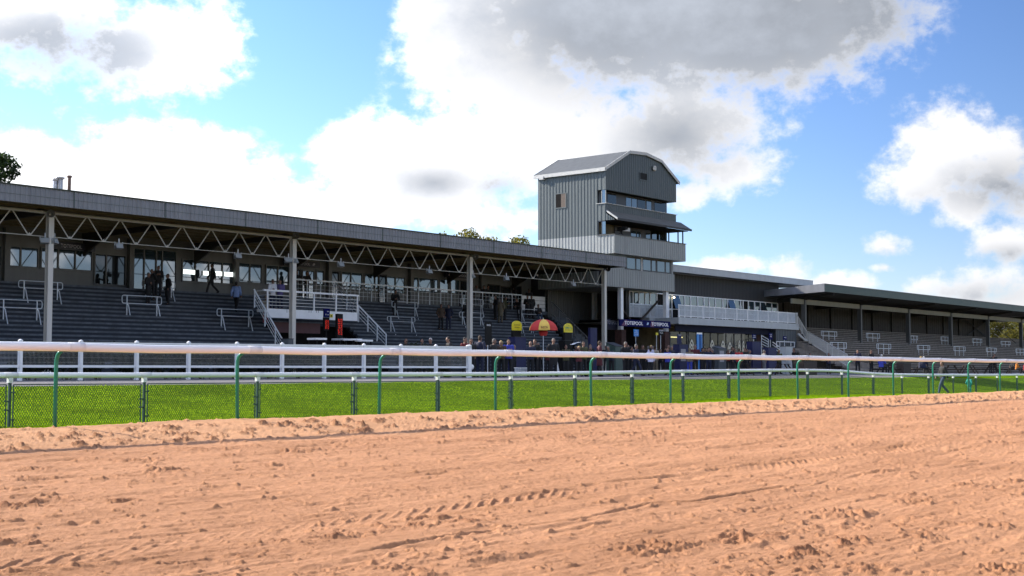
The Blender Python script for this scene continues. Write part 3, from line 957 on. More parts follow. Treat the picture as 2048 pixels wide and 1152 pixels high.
    part('side_wall', MB().box(XL, 54.8, -0.4, XL + 0.2, WALL_Y + 0.3, 7.5), K['panel'], t, False, True)
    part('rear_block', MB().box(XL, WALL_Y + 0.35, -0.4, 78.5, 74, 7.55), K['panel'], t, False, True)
    def colw(px):
        p = at(px, 540, WALL_Y - 0.1)
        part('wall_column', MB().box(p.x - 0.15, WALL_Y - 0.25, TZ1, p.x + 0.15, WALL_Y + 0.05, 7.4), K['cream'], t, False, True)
    for px in (12, 261, 472, 658, 822, 963):
        colw(px)
    def win(x0, x1, yt, yb, mull, gl='glassb', fr='cream', name='window', inner=None):
        """x0, x1, yt, yb pixels at the left end; mull = pixel columns of the mullions"""
        a = at(x0, yt, WALL_Y); b = at(x0, yb, WALL_Y); X1 = at(x1, yt, WALL_Y).x
        y = WALL_Y - 0.02
        zt, zb = a.z, max(b.z, TZ1 + 0.03)
        f = MB().box(a.x, y, zt, X1, y + 0.07, zt + 0.07).box(a.x, y, zb - 0.07, X1, y + 0.07, zb).box(a.x - 0.07, y - 0.004, zb - 0.07, a.x, y + 0.07, zt + 0.07).box(X1, y - 0.004, zb - 0.07, X1 + 0.07, y + 0.07, zt + 0.07)
        for mx in mull:
            X = at(mx, yt, WALL_Y).x
            f.box(X - 0.04, y - 0.002, zb, X + 0.04, y + 0.06, zt)
        o = part(name, f, K[fr], t, False, True)
        g = part('pane', MB().quad((a.x, y + 0.055, zb), (X1, y + 0.055, zb), (X1, y + 0.055, zt), (a.x, y + 0.055, zt)), K[gl], o)
        g.location = (0, 0, 0)
        return o
    win(-110, -40, 486, 524, [-75]); win(-36, 3, 490, 528, [-16])
    win(20, 76, 493, 531, [42]); win(84, 184, 496, 534.5, [117, 151])
    win(191, 251, 508, 567, [213], 'glass', 'cream', 'door')
    win(267, 352, 497, 583, [289, 313, 325], 'glassb', 'cream', 'glazed_porch')
    win(366, 468, 519, 561, [391, 418, 445], 'glassb')
    win(478, 523, 526, 563, [500]); win(533, 577, 531, 567, [556])
    win(590, 600, 539, 599, [], 'glass', 'darkfr', 'door'); win(606, 628, 541, 601, [617], 'glassb', 'cream', 'door')
    win(634, 647, 541, 571, []); win(663, 677, 543, 598, [], 'glass', 'darkfr', 'door')
    win(684, 724, 544, 577, [702]); win(730, 757, 548, 580, [750]); win(759, 772, 550, 606, [], 'glass', 'darkfr', 'door')
    win(774, 809, 553, 585, [791]); win(827, 876, 555, 583, [837]); win(880, 897, 559, 585, []); win(902, 918, 560, 586, [])
    win(921, 934, 562, 614, [], 'glass', 'darkfr', 'door'); win(978, 999, 570, 605, [], 'glass', 'darkfr', 'door')
    win(1004, 1021, 574, 606, [], 'glass', 'darkfr', 'door'); win(1023, 1042, 573, 610, [1032], 'glass', 'darkfr', 'door')
    # white panelled front at the right end of the landing
    a, b = at(1043, 592, TY1 + 0.3), at(1100, 596, TY1 + 0.3)
    pf = part('landing_front', MB().box(a.x, TY1 + 0.26, TZ1 + 0.02, b.x, TY1 + 0.3, b.z + 0.05), K['white'], t, False, True)
    m = MB()
    for k in (1, 2, 3):
        z = TZ1 + (b.z - TZ1) * k / 4
        m.box(a.x, TY1 + 0.252, z - 0.012, b.x, TY1 + 0.259, z + 0.012)
    mm = part('panel_joint', m, K['cream'], pf); mm.location = (0, 0, 0)
    # railing along the landing, with welded mesh
    a, b = at(587, 560, TY1 + 0.3), at(1043, 591, TY1 + 0.3)
    zt = TZ1 + 1.22
    m = MB().box(a.x, TY1 + 0.27, zt - 0.09, b.x, TY1 + 0.33, zt)
    n = 20
    for k in range(n + 1):
        x = a.x + (b.x - a.x) * k / n
        m.box(x - 0.03, TY1 + 0.275, TZ1, x + 0.03, TY1 + 0.325, zt - 0.09)
    rl = part('landing_railing', m, K['galv'], t, False, True)
    m = MB()
    for k in range(n * 3 + 1):
        x = a.x + (b.x - a.x) * k / (n * 3)
        m.box(x - 0.008, TY1 + 0.296, TZ1 + 0.1, x + 0.008, TY1 + 0.304, zt - 0.1)
    for k in range(1, 4):
        z = TZ1 + 0.08 + k * 0.27
        m.box(a.x, TY1 + 0.305, z - 0.008, b.x, TY1 + 0.313, z + 0.008)
    q = part('railing_mesh', m, K['galv'], rl); q.location = (0, 0, 0)
    # balcony over the bookmakers' room
    BY = 57.0
    zf0, zf1 = 2.92, 3.43
    b = MB().box(BAL_X0, BY, zf0, BAL_X1, BY + 0.12, zf1)
    bal = part('balcony', b.box(BAL_X0 + 0.02, BY + 0.121, zf1 - 0.18, BAL_X1 - 0.02, 57.9, zf1 - 0.03), K['white'], t, False, True)
    m = MB()
    ztop = 4.50
    m.box(BAL_X0 - 0.3, BY - 0.05, ztop - 0.10, BAL_X1 + 0.05, BY + 0.05, ztop)
    for x in np.linspace(BAL_X0 + 0.03, BAL_X1 - 0.03, 5):
        m.box(x - 0.045, BY - 0.03, zf1, x + 0.045, BY + 0.03, ztop - 0.1)
    for k in range(1, 5):
        z = zf1 + 0.19 * k
        m.tube((BAL_X0, BY, z), (BAL_X1, BY, z), 0.018, n=6)
    for xs in (BAL_X0, BAL_X1):
        m.box(xs - 0.04, BY + 0.06, ztop - 0.08, xs + 0.04, 57.85, ztop - 0.02)
        for k in range(1, 5):
            m.tube((xs, BY, zf1 + 0.19 * k), (xs, 57.85, zf1 + 0.19 * k), 0.016, n=6)
    q = part('balcony_railing', m, K['white'], bal); q.location = (0, 0, 0)
    m = MB()
    for px in (576, 587, 620, 635, 705):
        p = at(px, 622, BY)
        for dx in (-0.08, 0.08):
            m.box(p.x + dx - 0.012, BY - 0.006, p.z - 0.10, p.x + dx + 0.012, BY - 0.001, p.z + 0.10)
    q = part('fixing_strap', m, K['black'], bal); q.location = (0, 0, 0)
    # the room below: dark back wall, side cheeks, reddish header
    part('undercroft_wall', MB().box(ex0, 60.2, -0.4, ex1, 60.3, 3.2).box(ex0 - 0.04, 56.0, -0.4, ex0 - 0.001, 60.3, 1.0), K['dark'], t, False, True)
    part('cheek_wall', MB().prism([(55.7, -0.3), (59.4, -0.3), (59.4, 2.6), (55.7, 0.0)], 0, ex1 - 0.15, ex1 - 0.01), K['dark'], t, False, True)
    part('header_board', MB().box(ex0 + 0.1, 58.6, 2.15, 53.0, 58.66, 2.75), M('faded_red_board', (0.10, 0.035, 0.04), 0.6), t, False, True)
    # stairs each side of the opening, with handrails
    for (p0, p1, nm) in (((508, 578), (571, 690), 'l'), ((716, 610), (772, 668), 'r')):
        a = at(*p0, 57.4); b = at(*p1, 56.2)
        m = MB()
        m.bar(a, b, 0.06, 0.08)
        for k in range(1, 4):
            o = Vector((0, 0, -0.22 * k))
            m.tube(a + o, b + o, 0.016, n=6)
        for f in (0.02, 0.35, 0.68, 1.0):
            p = a.lerp(b, f)
            m.box(p.x - 0.03, p.y - 0.03, p.z - 1.0, p.x + 0.03, p.y + 0.03, p.z)
        part('stair_handrail', m, K['galv'], t, False, True)
    m = MB()
    for (p0, p1) in (((672, 566), (716, 610)),):
        a = at(*p0, 61.0); b = at(*p1, 57.6)
        m.bar(a, b, 0.05, 0.07)
        for k in range(1, 4):
            m.tube(a + Vector((0, 0, -0.23 * k)), b + Vector((0, 0, -0.23 * k)), 0.016, n=6)
        for f in (0.0, 0.5, 1.0):
            p = a.lerp(b, f)
            m.box(p.x - 0.03, p.y - 0.03, p.z - 1.0, p.x + 0.03, p.y + 0.03, p.z)
    part('stair_handrail', m, K['galv'], t, False, True)
    # right hand stair down from the landing
    a = at(1103, 603, 61.6); b = at(1180, 680, 56.5)
    m = MB()
    m.bar(a, b, 0.05, 0.06)
    for f in (0.0, 0.2, 0.4, 0.6, 0.8, 1.0):
        p = a.lerp(b, f)
        m.box(p.x - 0.025, p.y - 0.025, p.z - 1.05, p.x + 0.025, p.y + 0.025, p.z)
    m.bar(a + Vector((0, 0, -0.95)), b + Vector((0, 0, -0.95)), 0.05, 0.06)
    for f in np.linspace(0.03, 0.97, 30):
        p = a.lerp(b, f)
        m.box(p.x - 0.008, p.y - 0.008, p.z - 0.95, p.x + 0.008, p.y + 0.008, p.z)
    part('stair_handrail', m, M('dull_grey_rail', (0.16, 0.16, 0.165), 0.5), t, False, True)
    m = MB()
    d = b - a
    n = 14
    for k in range(n):
        p = a.lerp(b, (k + 0.5) / n)
        z = p.z - 1.1
        m.box(p.x - 0.1, p.y, z - 0.2, p.x + 1.7, p.y + 0.45, z)
    part('stair', m, K['step'], t, False, True)
    # dark clad end wall behind the stair
    e = MB().clad((79.7, 62.05), (88.75, 62.05), -0.4, 6.195, 0.3, 0.03)
    e.box(79.7, 62.06, -0.4, 88.75, 62.15, 6.195)
    part('end_cladding', e, M('end_wall_grey', (0.075, 0.078, 0.075), 0.6, streak=VS), t, False, True)
    p = at(1163, 650, 62.2)
    part('end_door', MB().box(p.x - 0.75, 61.93, p.z - 1.9, p.x + 0.75, 61.99, p.z + 0.3), K['cream'], t, False, True)
    return t
stand_t = grandstand()

# things fixed to the stand
def totepool(px0, px1, py0, py1, Y, dim, label, text_fr=(0.2, 0.72), bird=0.85, depth=0.08):
    a = at(px0, py0, Y); b = at(px1, py0, Y); c = at(px0, py1, Y)
    z0, z1 = c.z, a.z
    t = thing('sign_board', label, 'sign', ((a.x + b.x) / 2, Y, z0), 0, 'betting sign boards')
    w = b.x - a.x; h = z1 - z0
    part('board', MB().box(-w / 2, 0, 0, w / 2, depth, h), K['navy'] if not dim else M('dark_sign_board', (0.010, 0.011, 0.022), 0.4, var=0.05), t)
    mt = K['lettdim'] if dim else K['letter']
    tw = w * (text_fr[1] - text_fr[0])
    lettering('TOTEPOOL', tw, mt, t, (-w / 2 + w * (text_fr[0] + text_fr[1]) / 2, -0.006, h * 0.5), 0.02, h * (0.5 if not dim else 0.46))
    if bird:
        m = MB()
        bx, bz, s = -w / 2 + w * bird, h * 0.5, h * 0.28
        outline = [(-1.1, -0.3), (-0.6, 0.15), (-0.3, 0.7), (0.4, 0.9), (0.9, 0.55), (1.25, 0.6), (0.95, 0.2), (0.7, -0.35), (0.1, -0.75), (-0.25, -0.5), (-0.5, -0.75)]
        m.add([(bx + s * u, -0.006, bz + s * v) for u, v in outline], [tuple(range(len(outline)))])
        part('emblem', m, mt, t)
    return t
totepool(106, 191, 482, 497.5, WALL_Y - 0.35, True, 'dark sign board with grey lettering beside the nearest roof post, above the first window band', (0.18, 0.68), 0.82)
totepool(568, 640, 518.5, 530.5, WALL_Y - 0.35, True, 'dark sign board partly behind the second cream post, above the balcony doors', (0.28, 0.72), 0.82)
totepool(891, 938, 543.5, 554, WALL_Y - 0.35, True, 'dark sign board just behind the third cream post, emblem on its left', (0.32, 0.9), 0.16)

def horn(px, py, r, label, Y=54.75, big=False):
    c = at(px, py, Y)
    t = thing('loudspeaker', label, 'loudspeaker', c, math.atan2(c.x, c.y) * -0.5, 'loudspeakers under the roof edge')
    m = MB()
    vs = []
    n = 18
    prof = [(0.03, 0.30), (0.05, 0.22), (0.09, 0.12), (r * 0.8, 0.03), (r, 0.0), (r * 0.93, 0.0), (r * 0.6, 0.06), (0.06, 0.12)]
    for (rr, yy) in prof:
        for j in range(n):
            g = 2 * math.pi * j / n
            vs.append((rr * math.cos(g), yy, rr * math.sin(g)))
    fs = [(i * n + j, i * n + (j + 1) % n, (i + 1) * n + (j + 1) % n, (i + 1) * n + j) for i in range(len(prof) - 1) for j in range(n)]
    m.add(vs, fs)
    part('horn', m, K['cream'] if not big else K['black'], t, True)
    part('driver', MB().ell((0, 0.14, 0), (0.055, 0.05, 0.055)).box(-0.04, 0.2, -0.06, 0.04, 0.4, 0.06), K['cab'], t, True)
horn(102, 427, 0.19, 'round cream loudspeaker horn on top of the nearest roof post')
horn(592, 471, 0.20, 'round cream loudspeaker horn on the post in front of the white balcony')
horn(952, 513, 0.19, 'round cream loudspeaker horn on the third cream roof post')
horn(1216, 537, 0.22, 'dark loudspeaker at the roof corner below the tower', 54.2, True)

def flood(px, py, label, Y=54.9, yaw=0.0):
    c = at(px, py, Y)
    t = thing('floodlight', label, 'floodlight', c, yaw, 'floodlights along the lower truss tie')
    part('housing', MB().prism([(-0.10, -0.10), (0.10, -0.16), (0.14, 0.05), (-0.02, 0.13)], 0, -0.20, 0.20), K['cab'], t)
    part('lamp_glass', MB().add([(-0.18, -0.105, -0.10), (0.18, -0.105, -0.10), (0.18, -0.03, 0.115), (-0.18, -0.03, 0.115)], [(0, 1, 2, 3)]), K['lens'], t)
    part('bracket', MB().bar((0, 0.02, 0.1), (0, 0.02, 0.36), 0.04).bar((-0.22, 0.02, 0.0), (-0.22, 0.02, 0.2), 0.02).bar((0.22, 0.02, 0), (0.22, 0.02, 0.2), 0.02), K['galv'], t)
flood(90, 481, 'small floodlight on the left of the nearest roof post', yaw=-0.5)
flood(110, 482, 'small floodlight on the right of the nearest roof post', yaw=0.5)
flood(238, 492, 'floodlight hanging above the glazed porch')
flood(476, 512, 'floodlight hanging above the man in the blue shirt')
flood(577, 520, 'small floodlight on the left of the second roof post', yaw=-0.5)
flood(592, 522, 'small floodlight on the right of the second roof post', yaw=0.5)
flood(682, 529, 'floodlight hanging above the right end of the white balcony')
flood(859, 543, 'floodlight hanging midway between the second and third roof posts')
flood(947, 552, 'small floodlight on the right of the third roof post', yaw=0.5)
flood(1013, 557, 'floodlight hanging above the white landing panels')
flood(1147, 569, 'floodlight hanging nearest the right end of the stand')

def flue(px, pyt, pyb, r, mat, label, cowl=True):
    a = at(px, pyt, 62.0)
    zb = 8.15
    t = thing('flue', label, 'flue', (a.x, 62.0, zb), 0, 'roof flues')
    h = a.z - zb
    part('pipe', MB().lathe([(r, 0), (r, h - 0.1), (r * 0.95, h - 0.09)], 14), mat, t, True)
    part('cowl', MB().lathe([(r * 1.1, h - 0.12), (r * 1.45, h - 0.10), (r * 1.5, h - 0.02), (r * 1.0, h)], 14), mat, t, True)
flue(110, 357, 380, 0.11, K['steel'], 'thinner silver flue close behind the thick one on the roof')
flue(119.5, 354, 380, 0.17, K['steel'], 'thick silver flue with dark cowl on the roof')
flue(139, 351, 382, 0.09, K['rust'], 'slim rusty brown flue standing apart on the roof')

# crush barriers on the terrace: bent tube frame on two pairs of legs
def barrier_mesh(L=2.75, h=1.06):
    fr = MB()
    z1, z0, r = h, h - 0.42, 0.12
    pts = []
    for (cx, cz, a0) in ((L / 2 - r, z1 - r, 0), (-L / 2 + r, z1 - r, 90), (-L / 2 + r, z0 + r, 180), (L / 2 - r, z0 + r, 270)):
        for k in range(5):
            g = R(a0 + 22.5 * k)
            pts.append((cx + r * math.cos(g), 0, cz + r * math.sin(g)))
    fr.path(pts, 0.026, 8, closed=True)
    legs = []
    for s in (-1, 1):
        x = s * (L / 2 - 0.33)
        lg = MB().bar((x, 0.0, -0.45), (x, 0.0, z1), 0.05)
        lg.bar((x + 0.09, -0.02, 0.55), (x + 0.16, -0.30, -0.62), 0.045).bar((x, 0.0, 0.62), (x + 0.09, -0.02, 0.55), 0.045)
        legs.append(lg)
    return fr, legs
_fr, _lg = barrier_mesh()
bar_fr = _fr.mesh('barrier_frame', K['galv'], True)
bar_lg = [l.mesh('leg', K['galv']) for l in _lg]
def barrier(px0, px1, pyt, pyfoot, label):
    pm = (px0 + px1) / 2
    f = on_terrace(pm, pyfoot)
    top = at(pm, pyt, f.y)
    z = step_z(f.y)
    w = at(px1, pyt, f.y).x - at(px0, pyt, f.y).x
    t = thing('crush_barrier', label, 'crush barrier', (f.x, f.y, z), 0, 'crush barriers on the terrace')
    k = w / 2.75
    hz = (top.z - z) / 1.06
    o = link('barrier_frame', bar_fr, t); o.scale = (k, 1, hz)
    for l in bar_lg:
        o = link('leg', l, t); o.scale = (k, 1, hz)
barrier(37, 125, 563, 605, 'crush barrier high on the terrace behind the nearest roof post')
barrier(-4, 84, 600, 645, 'crush barrier at the left edge of the photo, lower on the terrace')
barrier(244, 323, 592, 632, 'crush barrier just below the group of four men')
barrier(284, 350, 562, 600, 'crush barrier behind the group of four men')
barrier(434, 506, 619, 658, 'crush barrier below the man in the blue shirt')
barrier(784, 836, 604, 634, 'crush barrier with a man in black leaning on it')
barrier(775, 830, 634, 664, 'crush barrier lower down the steps, right of the balcony stair')
barrier(921, 967, 598, 628, 'upper crush barrier behind the third roof post')
barrier(919, 967, 625, 652, 'lower crush barrier behind the third roof post')
barrier(1038, 1083, 619, 645, 'crush barrier with people leaning on it, above the yellow arched board')
barrier(1040, 1066, 645, 668, 'narrow crush barrier between the yellow arched board and the parasol')
# ------------------------------------------------------------------ judges' tower
def tower():
    X0, X1, Y0, Y1 = 79.0, 88.8, 56.0, 62.45
    t = thing('judges_tower', 'tall grey ribbed tower with gambrel roof and open viewing floors', 'tower', (84, 58, -0.12))
    ZS = 10.05                                       # change of colour
    prof = [(78.80, 15.08), (82.0, 16.72), (84.3, 16.86), (86.5, 16.55), (89.15, 15.08)]
    def rz(x):
        return float(np.interp(x, [p[0] for p in prof], [p[1] for p in prof]))
    def roofline(d):
        return rz(X0 + d) - 0.10
    P = lambda n, m, k, sm=False: part(n, m, K[k], t, sm, True)
    # gable front above the upper windows
    m = MB().clad((X0, Y0), (X1, Y0), 13.45, roofline, 0.3, 0.024)
    m.prism([(X0, 13.45), (X1, 13.45), (X1, 14.9)] + [(p[0], p[1] - 0.12) for p in reversed(prof[1:4])] + [(X0, 14.9)], 1, Y0 + 0.01, Y0 + 0.2)
    P('gable_wall', m, 'teal')
    # left side
    m = MB().clad((X0, Y1), (X0, Y0 + 0.75), ZS, 15.0, 0.3, 0.024)
    m.clad((X0, Y0 + 0.75), (X0, Y0), 13.45, 15.0, 0.3, 0.024)
    m.clad((X0, Y0 + 0.75), (X0, Y0), 11.55, 12.4, 0.3, 0.024)
    m.clad((X0, Y0 + 0.75), (X0, Y0), 11.12, 11.55, 0.3, 0.024)
    m.box(X0 + 0.01, Y0 + 0.75, ZS, X0 + 0.15, Y1 - 0.01, 15.0).box(X0 + 0.01, Y0 + 0.21, 13.45, X0 + 0.15, Y0 + 0.75, 15.0).box(X0 + 0.01, Y0 + 0.21, 11.12, X0 + 0.15, Y0 + 0.75, 12.4)
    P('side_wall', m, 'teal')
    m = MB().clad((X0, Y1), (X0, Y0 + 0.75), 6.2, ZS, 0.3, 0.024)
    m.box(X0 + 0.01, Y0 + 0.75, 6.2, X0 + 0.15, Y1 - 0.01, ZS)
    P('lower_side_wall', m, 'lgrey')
    m = MB().box(X1 - 0.15, Y0 + 0.9, 6.2, X1 - 0.01, Y1, 15.0).clad((X1, Y0 + 0.9), (X1, Y1), 6.2, 15.0, 0.3, 0.024).box(X1 - 0.15, Y0 + 0.21, 13.45, X1, Y0 + 0.9, 15.0)
    P('far_side_wall', m, 'teal')
    m = MB().box(X0 + 0.16, Y1 - 0.15, 6.2, X1 - 0.16, Y1, 15.0).prism([(X0 + 0.16, 15.0), (X1 - 0.16, 15.0)] + [(p[0], p[1] - 0.12) for p in reversed(prof[1:4])], 1, Y1 - 0.15, Y1)
    P('rear_wall', m, 'teal')
    # roof
    yf, yr = Y0 - 0.12, Y1 + 0.25
    m = MB()
    top = [(x, z) for x, z in prof]
    bot = [(x + (0.06 if i == 0 else -0.06 if i == 4 else 0), z - 0.13) for i, (x, z) in enumerate(prof)]
    for i in range(4):
        m.prism([bot[i], bot[i + 1], top[i + 1], top[i]], 1, yf, yr)
    rf = P('roof', m, 'slate')
    for (ya, yb) in ((yf - 0.05, yf - 0.002), (yr + 0.002, yr + 0.05)):
        m = MB()
        for i in range(4):
            m.prism([(bot[i][0], bot[i][1] - 0.06), (bot[i + 1][0], bot[i + 1][1] - 0.06), (top[i + 1][0], top[i + 1][1] + 0.04), (top[i][0], top[i][1] + 0.04)], 1, ya, yb)
        q = part('verge_trim', m, K['trim'], rf); q.location = (0, 0, 0)
    q = part('eave_board', MB().box(prof[0][0] - 0.05, yf, prof[0][1] - 0.26, prof[0][0] - 0.003, yr, prof[0][1] + 0.01).box(prof[0][0], yf, prof[0][1] - 0.24, X0 - 0.04, yr, prof[0][1] - 0.15), K['trim'], rf); q.location = (0, 0, 0)
    P('corner_trim', MB().box(X0 - 0.05, Y0 - 0.055, 13.45, X0 + 0.04, Y0 - 0.036, 14.95).box(X0 - 0.055, Y0 - 0.055, 13.45, X0 - 0.036, Y0 + 0.05, 14.95), 'teal')
    # little windows
    a = atx(1112.5, 389, X0); b = atx(1132, 414, X0)
    m = MB().box(X0 - 0.055, b.y - 0.08, b.z - 0.08, X0 - 0.037, a.y + 0.08, b.z).box(X0 - 0.055, b.y - 0.08, a.z, X0 - 0.037, a.y + 0.08, a.z + 0.06).box(X0 - 0.055, b.y - 0.08, b.z, X0 - 0.037, b.y, a.z).box(X0 - 0.055, a.y, b.z, X0 - 0.037, a.y + 0.06, a.z)
    f = P('side_window', m, 'teal')
    q = part('boarding', MB().box(X0 - 0.045, b.y, b.z, X0 - 0.038, a.y, a.z), K['wood'], f); q.location = (0, 0, 0)
    q = part('open_gap', MB().box(X0 - 0.048, a.y - (a.y - b.y) * 0.52, b.z, X0 - 0.046, a.y, a.z), K['dark'], f); q.location = (0, 0, 0)
    a = at(1279, 345, Y0); b = at(1293, 361, Y0)
    m = MB().box(a.x - 0.08, Y0 - 0.06, b.z - 0.08, b.x + 0.08, Y0 - 0.037, b.z).box(a.x - 0.08, Y0 - 0.06, b.z, a.x, Y0 - 0.037, a.z).box(b.x, Y0 - 0.06, b.z, b.x + 0.08, Y0 - 0.037, a.z)
    f = P('gable_window', m, 'teal')
    q = part('pane', MB().box(a.x, Y0 - 0.045, b.z, b.x, Y0 - 0.038, a.z), K['black'], f); q.location = (0, 0, 0)
    # upper viewing floor
    yg = Y0 + 0.75
    P('upper_floor', MB().box(X0 + 0.2, Y0 + 0.2, 12.2, X1 - 0.2, Y1 - 0.3, 12.3).box(X0 + 0.2, Y0 + 0.2, 13.46, X1 - 0.2, Y1 - 0.3, 13.5), 'dark')
    f = P('upper_windows', MB().box(X0 + 0.05, yg, 12.4, X1 - 0.9, yg + 0.06, 13.45), 'darkfr')
    m = MB()
    for (pa, pb) in ((1252, 1262), (1263.5, 1273), (1293, 1302), (1215, 1232), (1309, 1331), (1274.5, 1290)):
        a = at(pa, 395, yg); b = at(pb, 395, yg)
        gl = K['glassb'] if pb - pa < 11 else K['glass']
        q = part('pane', MB().box(a.x, yg - 0.012, 12.42, b.x, yg - 0.003, 13.36), gl, f); q.location = (0, 0, 0)
    f = P('corner_window', MB().box(X0 + 0.03, Y0 + 0.02, 12.4, X0 + 0.09, Y0 + 0.07, 13.45).box(X0 + 0.03, Y0 + 0.36, 12.4, X0 + 0.09, Y0 + 0.42, 13.45), 'lgrey')
    q = part('pane', MB().box(X0 + 0.05, Y0 + 0.07, 12.4, X0 + 0.06, Y0 + 0.36, 13.45), K['glassb'], f); q.location = (0, 0, 0)
    P('sill', MB().box(X0 - 0.08, Y0 - 0.09, 12.40, X1 + 0.02, Y0 + 0.12, 12.44).box(X0 - 0.08, Y0 + 0.12, 12.40, X0 + 0.02, Y0 + 0.85, 12.44), 'trim')
    # parapet and lean-to roof
    m = MB().clad((X0, Y0), (X1 - 0.05, Y0), 11.7, 12.40, 0.3, 0.024)
    m.box(X0, Y0 + 0.01, 11.7, X1 - 0.05, Y0 + 0.2, 12.39)
    P('parapet', m, 'teal')
    m = MB().prism([(Y0 - 0.04, 11.86), (Y0 - 0.04, 11.74), (55.0, 11.13), (55.0, 11.25)], 0, X0 + 0.1, 89.4)
    ln = P('lean_to_roof', m, 'slate')
    q = part('gutter', MB().box(X0 + 0.08, 54.93, 11.08, 89.42, 54.995, 11.24), K['bclad'], ln); q.location = (0, 0, 0)
    q = part('verge_trim', MB().prism([(Y0 - 0.04, 11.90), (Y0 - 0.04, 11.76), (54.97, 11.12), (54.97, 11.27)], 0, X0 + 0.02, X0 + 0.095), K['trim'], ln); q.location = (0, 0, 0)
    # a small ribbed cheek under the lean-to
    m = MB().clad((X0, Y0 + 0.0), (X0, Y0 - 0.82), 11.12, lambda d: 11.68 - d * 0.66, 0.22, 0.03)
    P('cheek', m, 'teal')
    P('lean_to_soffit', MB().box(X0 + 0.1, 55.1, 11.04, X1 + 0.3, Y0 + 1.0, 11.09), 'dark')
    # camera gallery
    P('gallery_wall', MB().box(X0 + 0.2, Y0 + 1.3, 10.0, 86.9, Y0 + 1.36, 11.1), 'purlin')
    f = P('gallery_windows', MB().box(81.9, Y0 + 1.22, 10.0, 86.9, Y0 + 1.28, 11.05), 'darkfr')
    for (pa, pb) in ((1262, 1272), (1274, 1281), (1292, 1300), (1304, 1313), (1318, 1328)):
        a = at(pa, 450, Y0 + 1.2); b = at(pb, 450, Y0 + 1.2)
        q = part('pane', MB().box(a.x, Y0 + 1.2, 10.02, b.x, Y0 + 1.215, 10.85), K['glassb'], f); q.location = (0, 0, 0)
    P('gallery_side_window', MB().box(X0 + 0.02, Y0 + 0.05, 10.05, X0 + 0.07, Y0 + 0.75, 10.12).box(X0 + 0.02, Y0 + 0.05, 11.05, X0 + 0.07, Y0 + 0.75, 11.12).box(X0 + 0.02, Y0 + 0.35, 10.12, X0 + 0.07, Y0 + 0.42, 11.05).box(X0 + 0.02, Y0 + 0.68, 10.12, X0 + 0.07, Y0 + 0.75, 11.05), 'darkfr')
    P('gallery_glass', MB().box(X0 + 0.03, Y0 + 0.05, 10.12, X0 + 0.04, Y0 + 0.35, 11.05), 'glassb')
    for x, y in ((88.0, 55.35), (88.7, 55.35), (88.75, 56.7)):
        P('gallery_post', MB().box(x - 0.04, y - 0.04, 10.0, x + 0.04, y + 0.04, 11.05), 'darkfr')
    # balcony
    yb = 55.22
    m = MB().clad((X0 - 0.02, yb), (X1 + 0.1, yb), 8.62, 10.0, 0.3, 0.024)
    m.box(X0 - 0.02, yb + 0.01, 8.62, X1 + 0.1, yb + 0.12, 9.99)
    m.clad((X0 - 0.02, Y0 + 0.75), (X0 - 0.02, yb), 8.62, 10.0, 0.3, 0.024)
    m.box(X0 - 0.01, yb + 0.12, 8.62, X0 + 0.1, Y0 + 0.75, 9.99)
    m.box(X1 - 0.02, yb + 0.12, 8.62, X1 + 0.1, Y0 + 1.2, 9.99)
    m.box(X0 + 0.1, yb + 0.12, 8.62, X1 - 0.02, Y0 + 1.2, 8.8)
    b = P('balcony', m, 'lgrey')
    q = part('balcony_coping', MB().box(X0 - 0.10, yb - 0.07, 10.002, X1 + 0.14, yb + 0.15, 10.05).box(X0 - 0.10, yb + 0.15, 10.002, X0 + 0.12, Y0 + 0.8, 10.05), K['slate'], b); q.location = (0, 0, 0)
    q = part('corner_trim', MB().box(X0 - 0.075, yb - 0.055, 8.62, X0 + 0.05, yb - 0.036, 10.0), K['lgrey'], b); q.location = (0, 0, 0)
    # windows below the balcony
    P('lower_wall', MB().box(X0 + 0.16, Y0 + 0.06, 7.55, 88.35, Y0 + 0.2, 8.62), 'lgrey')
    f = P('lower_windows', MB().box(81.55, Y0 + 0.02, 7.62, 88.05, Y0 + 0.055, 8.60).box(79.8, Y0 + 0.02, 7.9, 81.2, Y0 + 0.055, 8.4), 'darkfr')
    for (pa, pb, y) in ((1254.5, 1270, 525), (1273, 1281, 527), (1286.5, 1301, 529), (1304, 1311, 530), (1315, 1329, 532), (1332, 1339, 533)):
        a = at(pa, y, Y0); b = at(pb, y, Y0)
        q = part('pane', MB().box(a.x, Y0 + 0.008, 7.70, b.x, Y0 + 0.018, 8.52), K['glassb'], f); q.location = (0, 0, 0)
    a = at(1282.2, 525, Y0); b = at(1285.2, 525, Y0)
    q = part('mullion', MB().box(a.x, Y0 + 0.0, 7.62, b.x, Y0 + 0.019, 8.60), K['trim'], f); q.location = (0, 0, 0)
    m = MB().clad((X0 - 0.02, Y0 - 0.03), (88.4, Y0 - 0.03), 6.2, 7.6, 0.3, 0.024)
    m.box(X0 - 0.02, Y0 - 0.02, 6.2, 88.4, Y0 + 0.1, 7.59)
    m.box(X0 + 0.16, Y0 + 0.1, 6.2, 88.3, Y1 - 0.2, 6.32)
    P('lower_cladding', m, 'lgrey')
    # columns
    for (px, y) in ((1241, Y0 + 0.35), (1331.5, Y0 + 0.35), (1189, 61.5)):
        p = at(px, 600, y)
        P('column', MB().box(p.x - 0.17, y - 0.15, -0.4, p.x + 0.17, y + 0.15, 6.2), 'white')
    p = at(1318, 366, Y0)
    q = at(1306.5, 337, Y0)
    P('alarm_box', MB().lathe([(0.10, 0), (0.22, 0.05), (0.22, 0.34), (0.10, 0.40)], 12, (q.x, Y0 - 0.13, q.z - 0.2), 1, 0.45), 'trim')
    a = atx(1087, 357, X0)
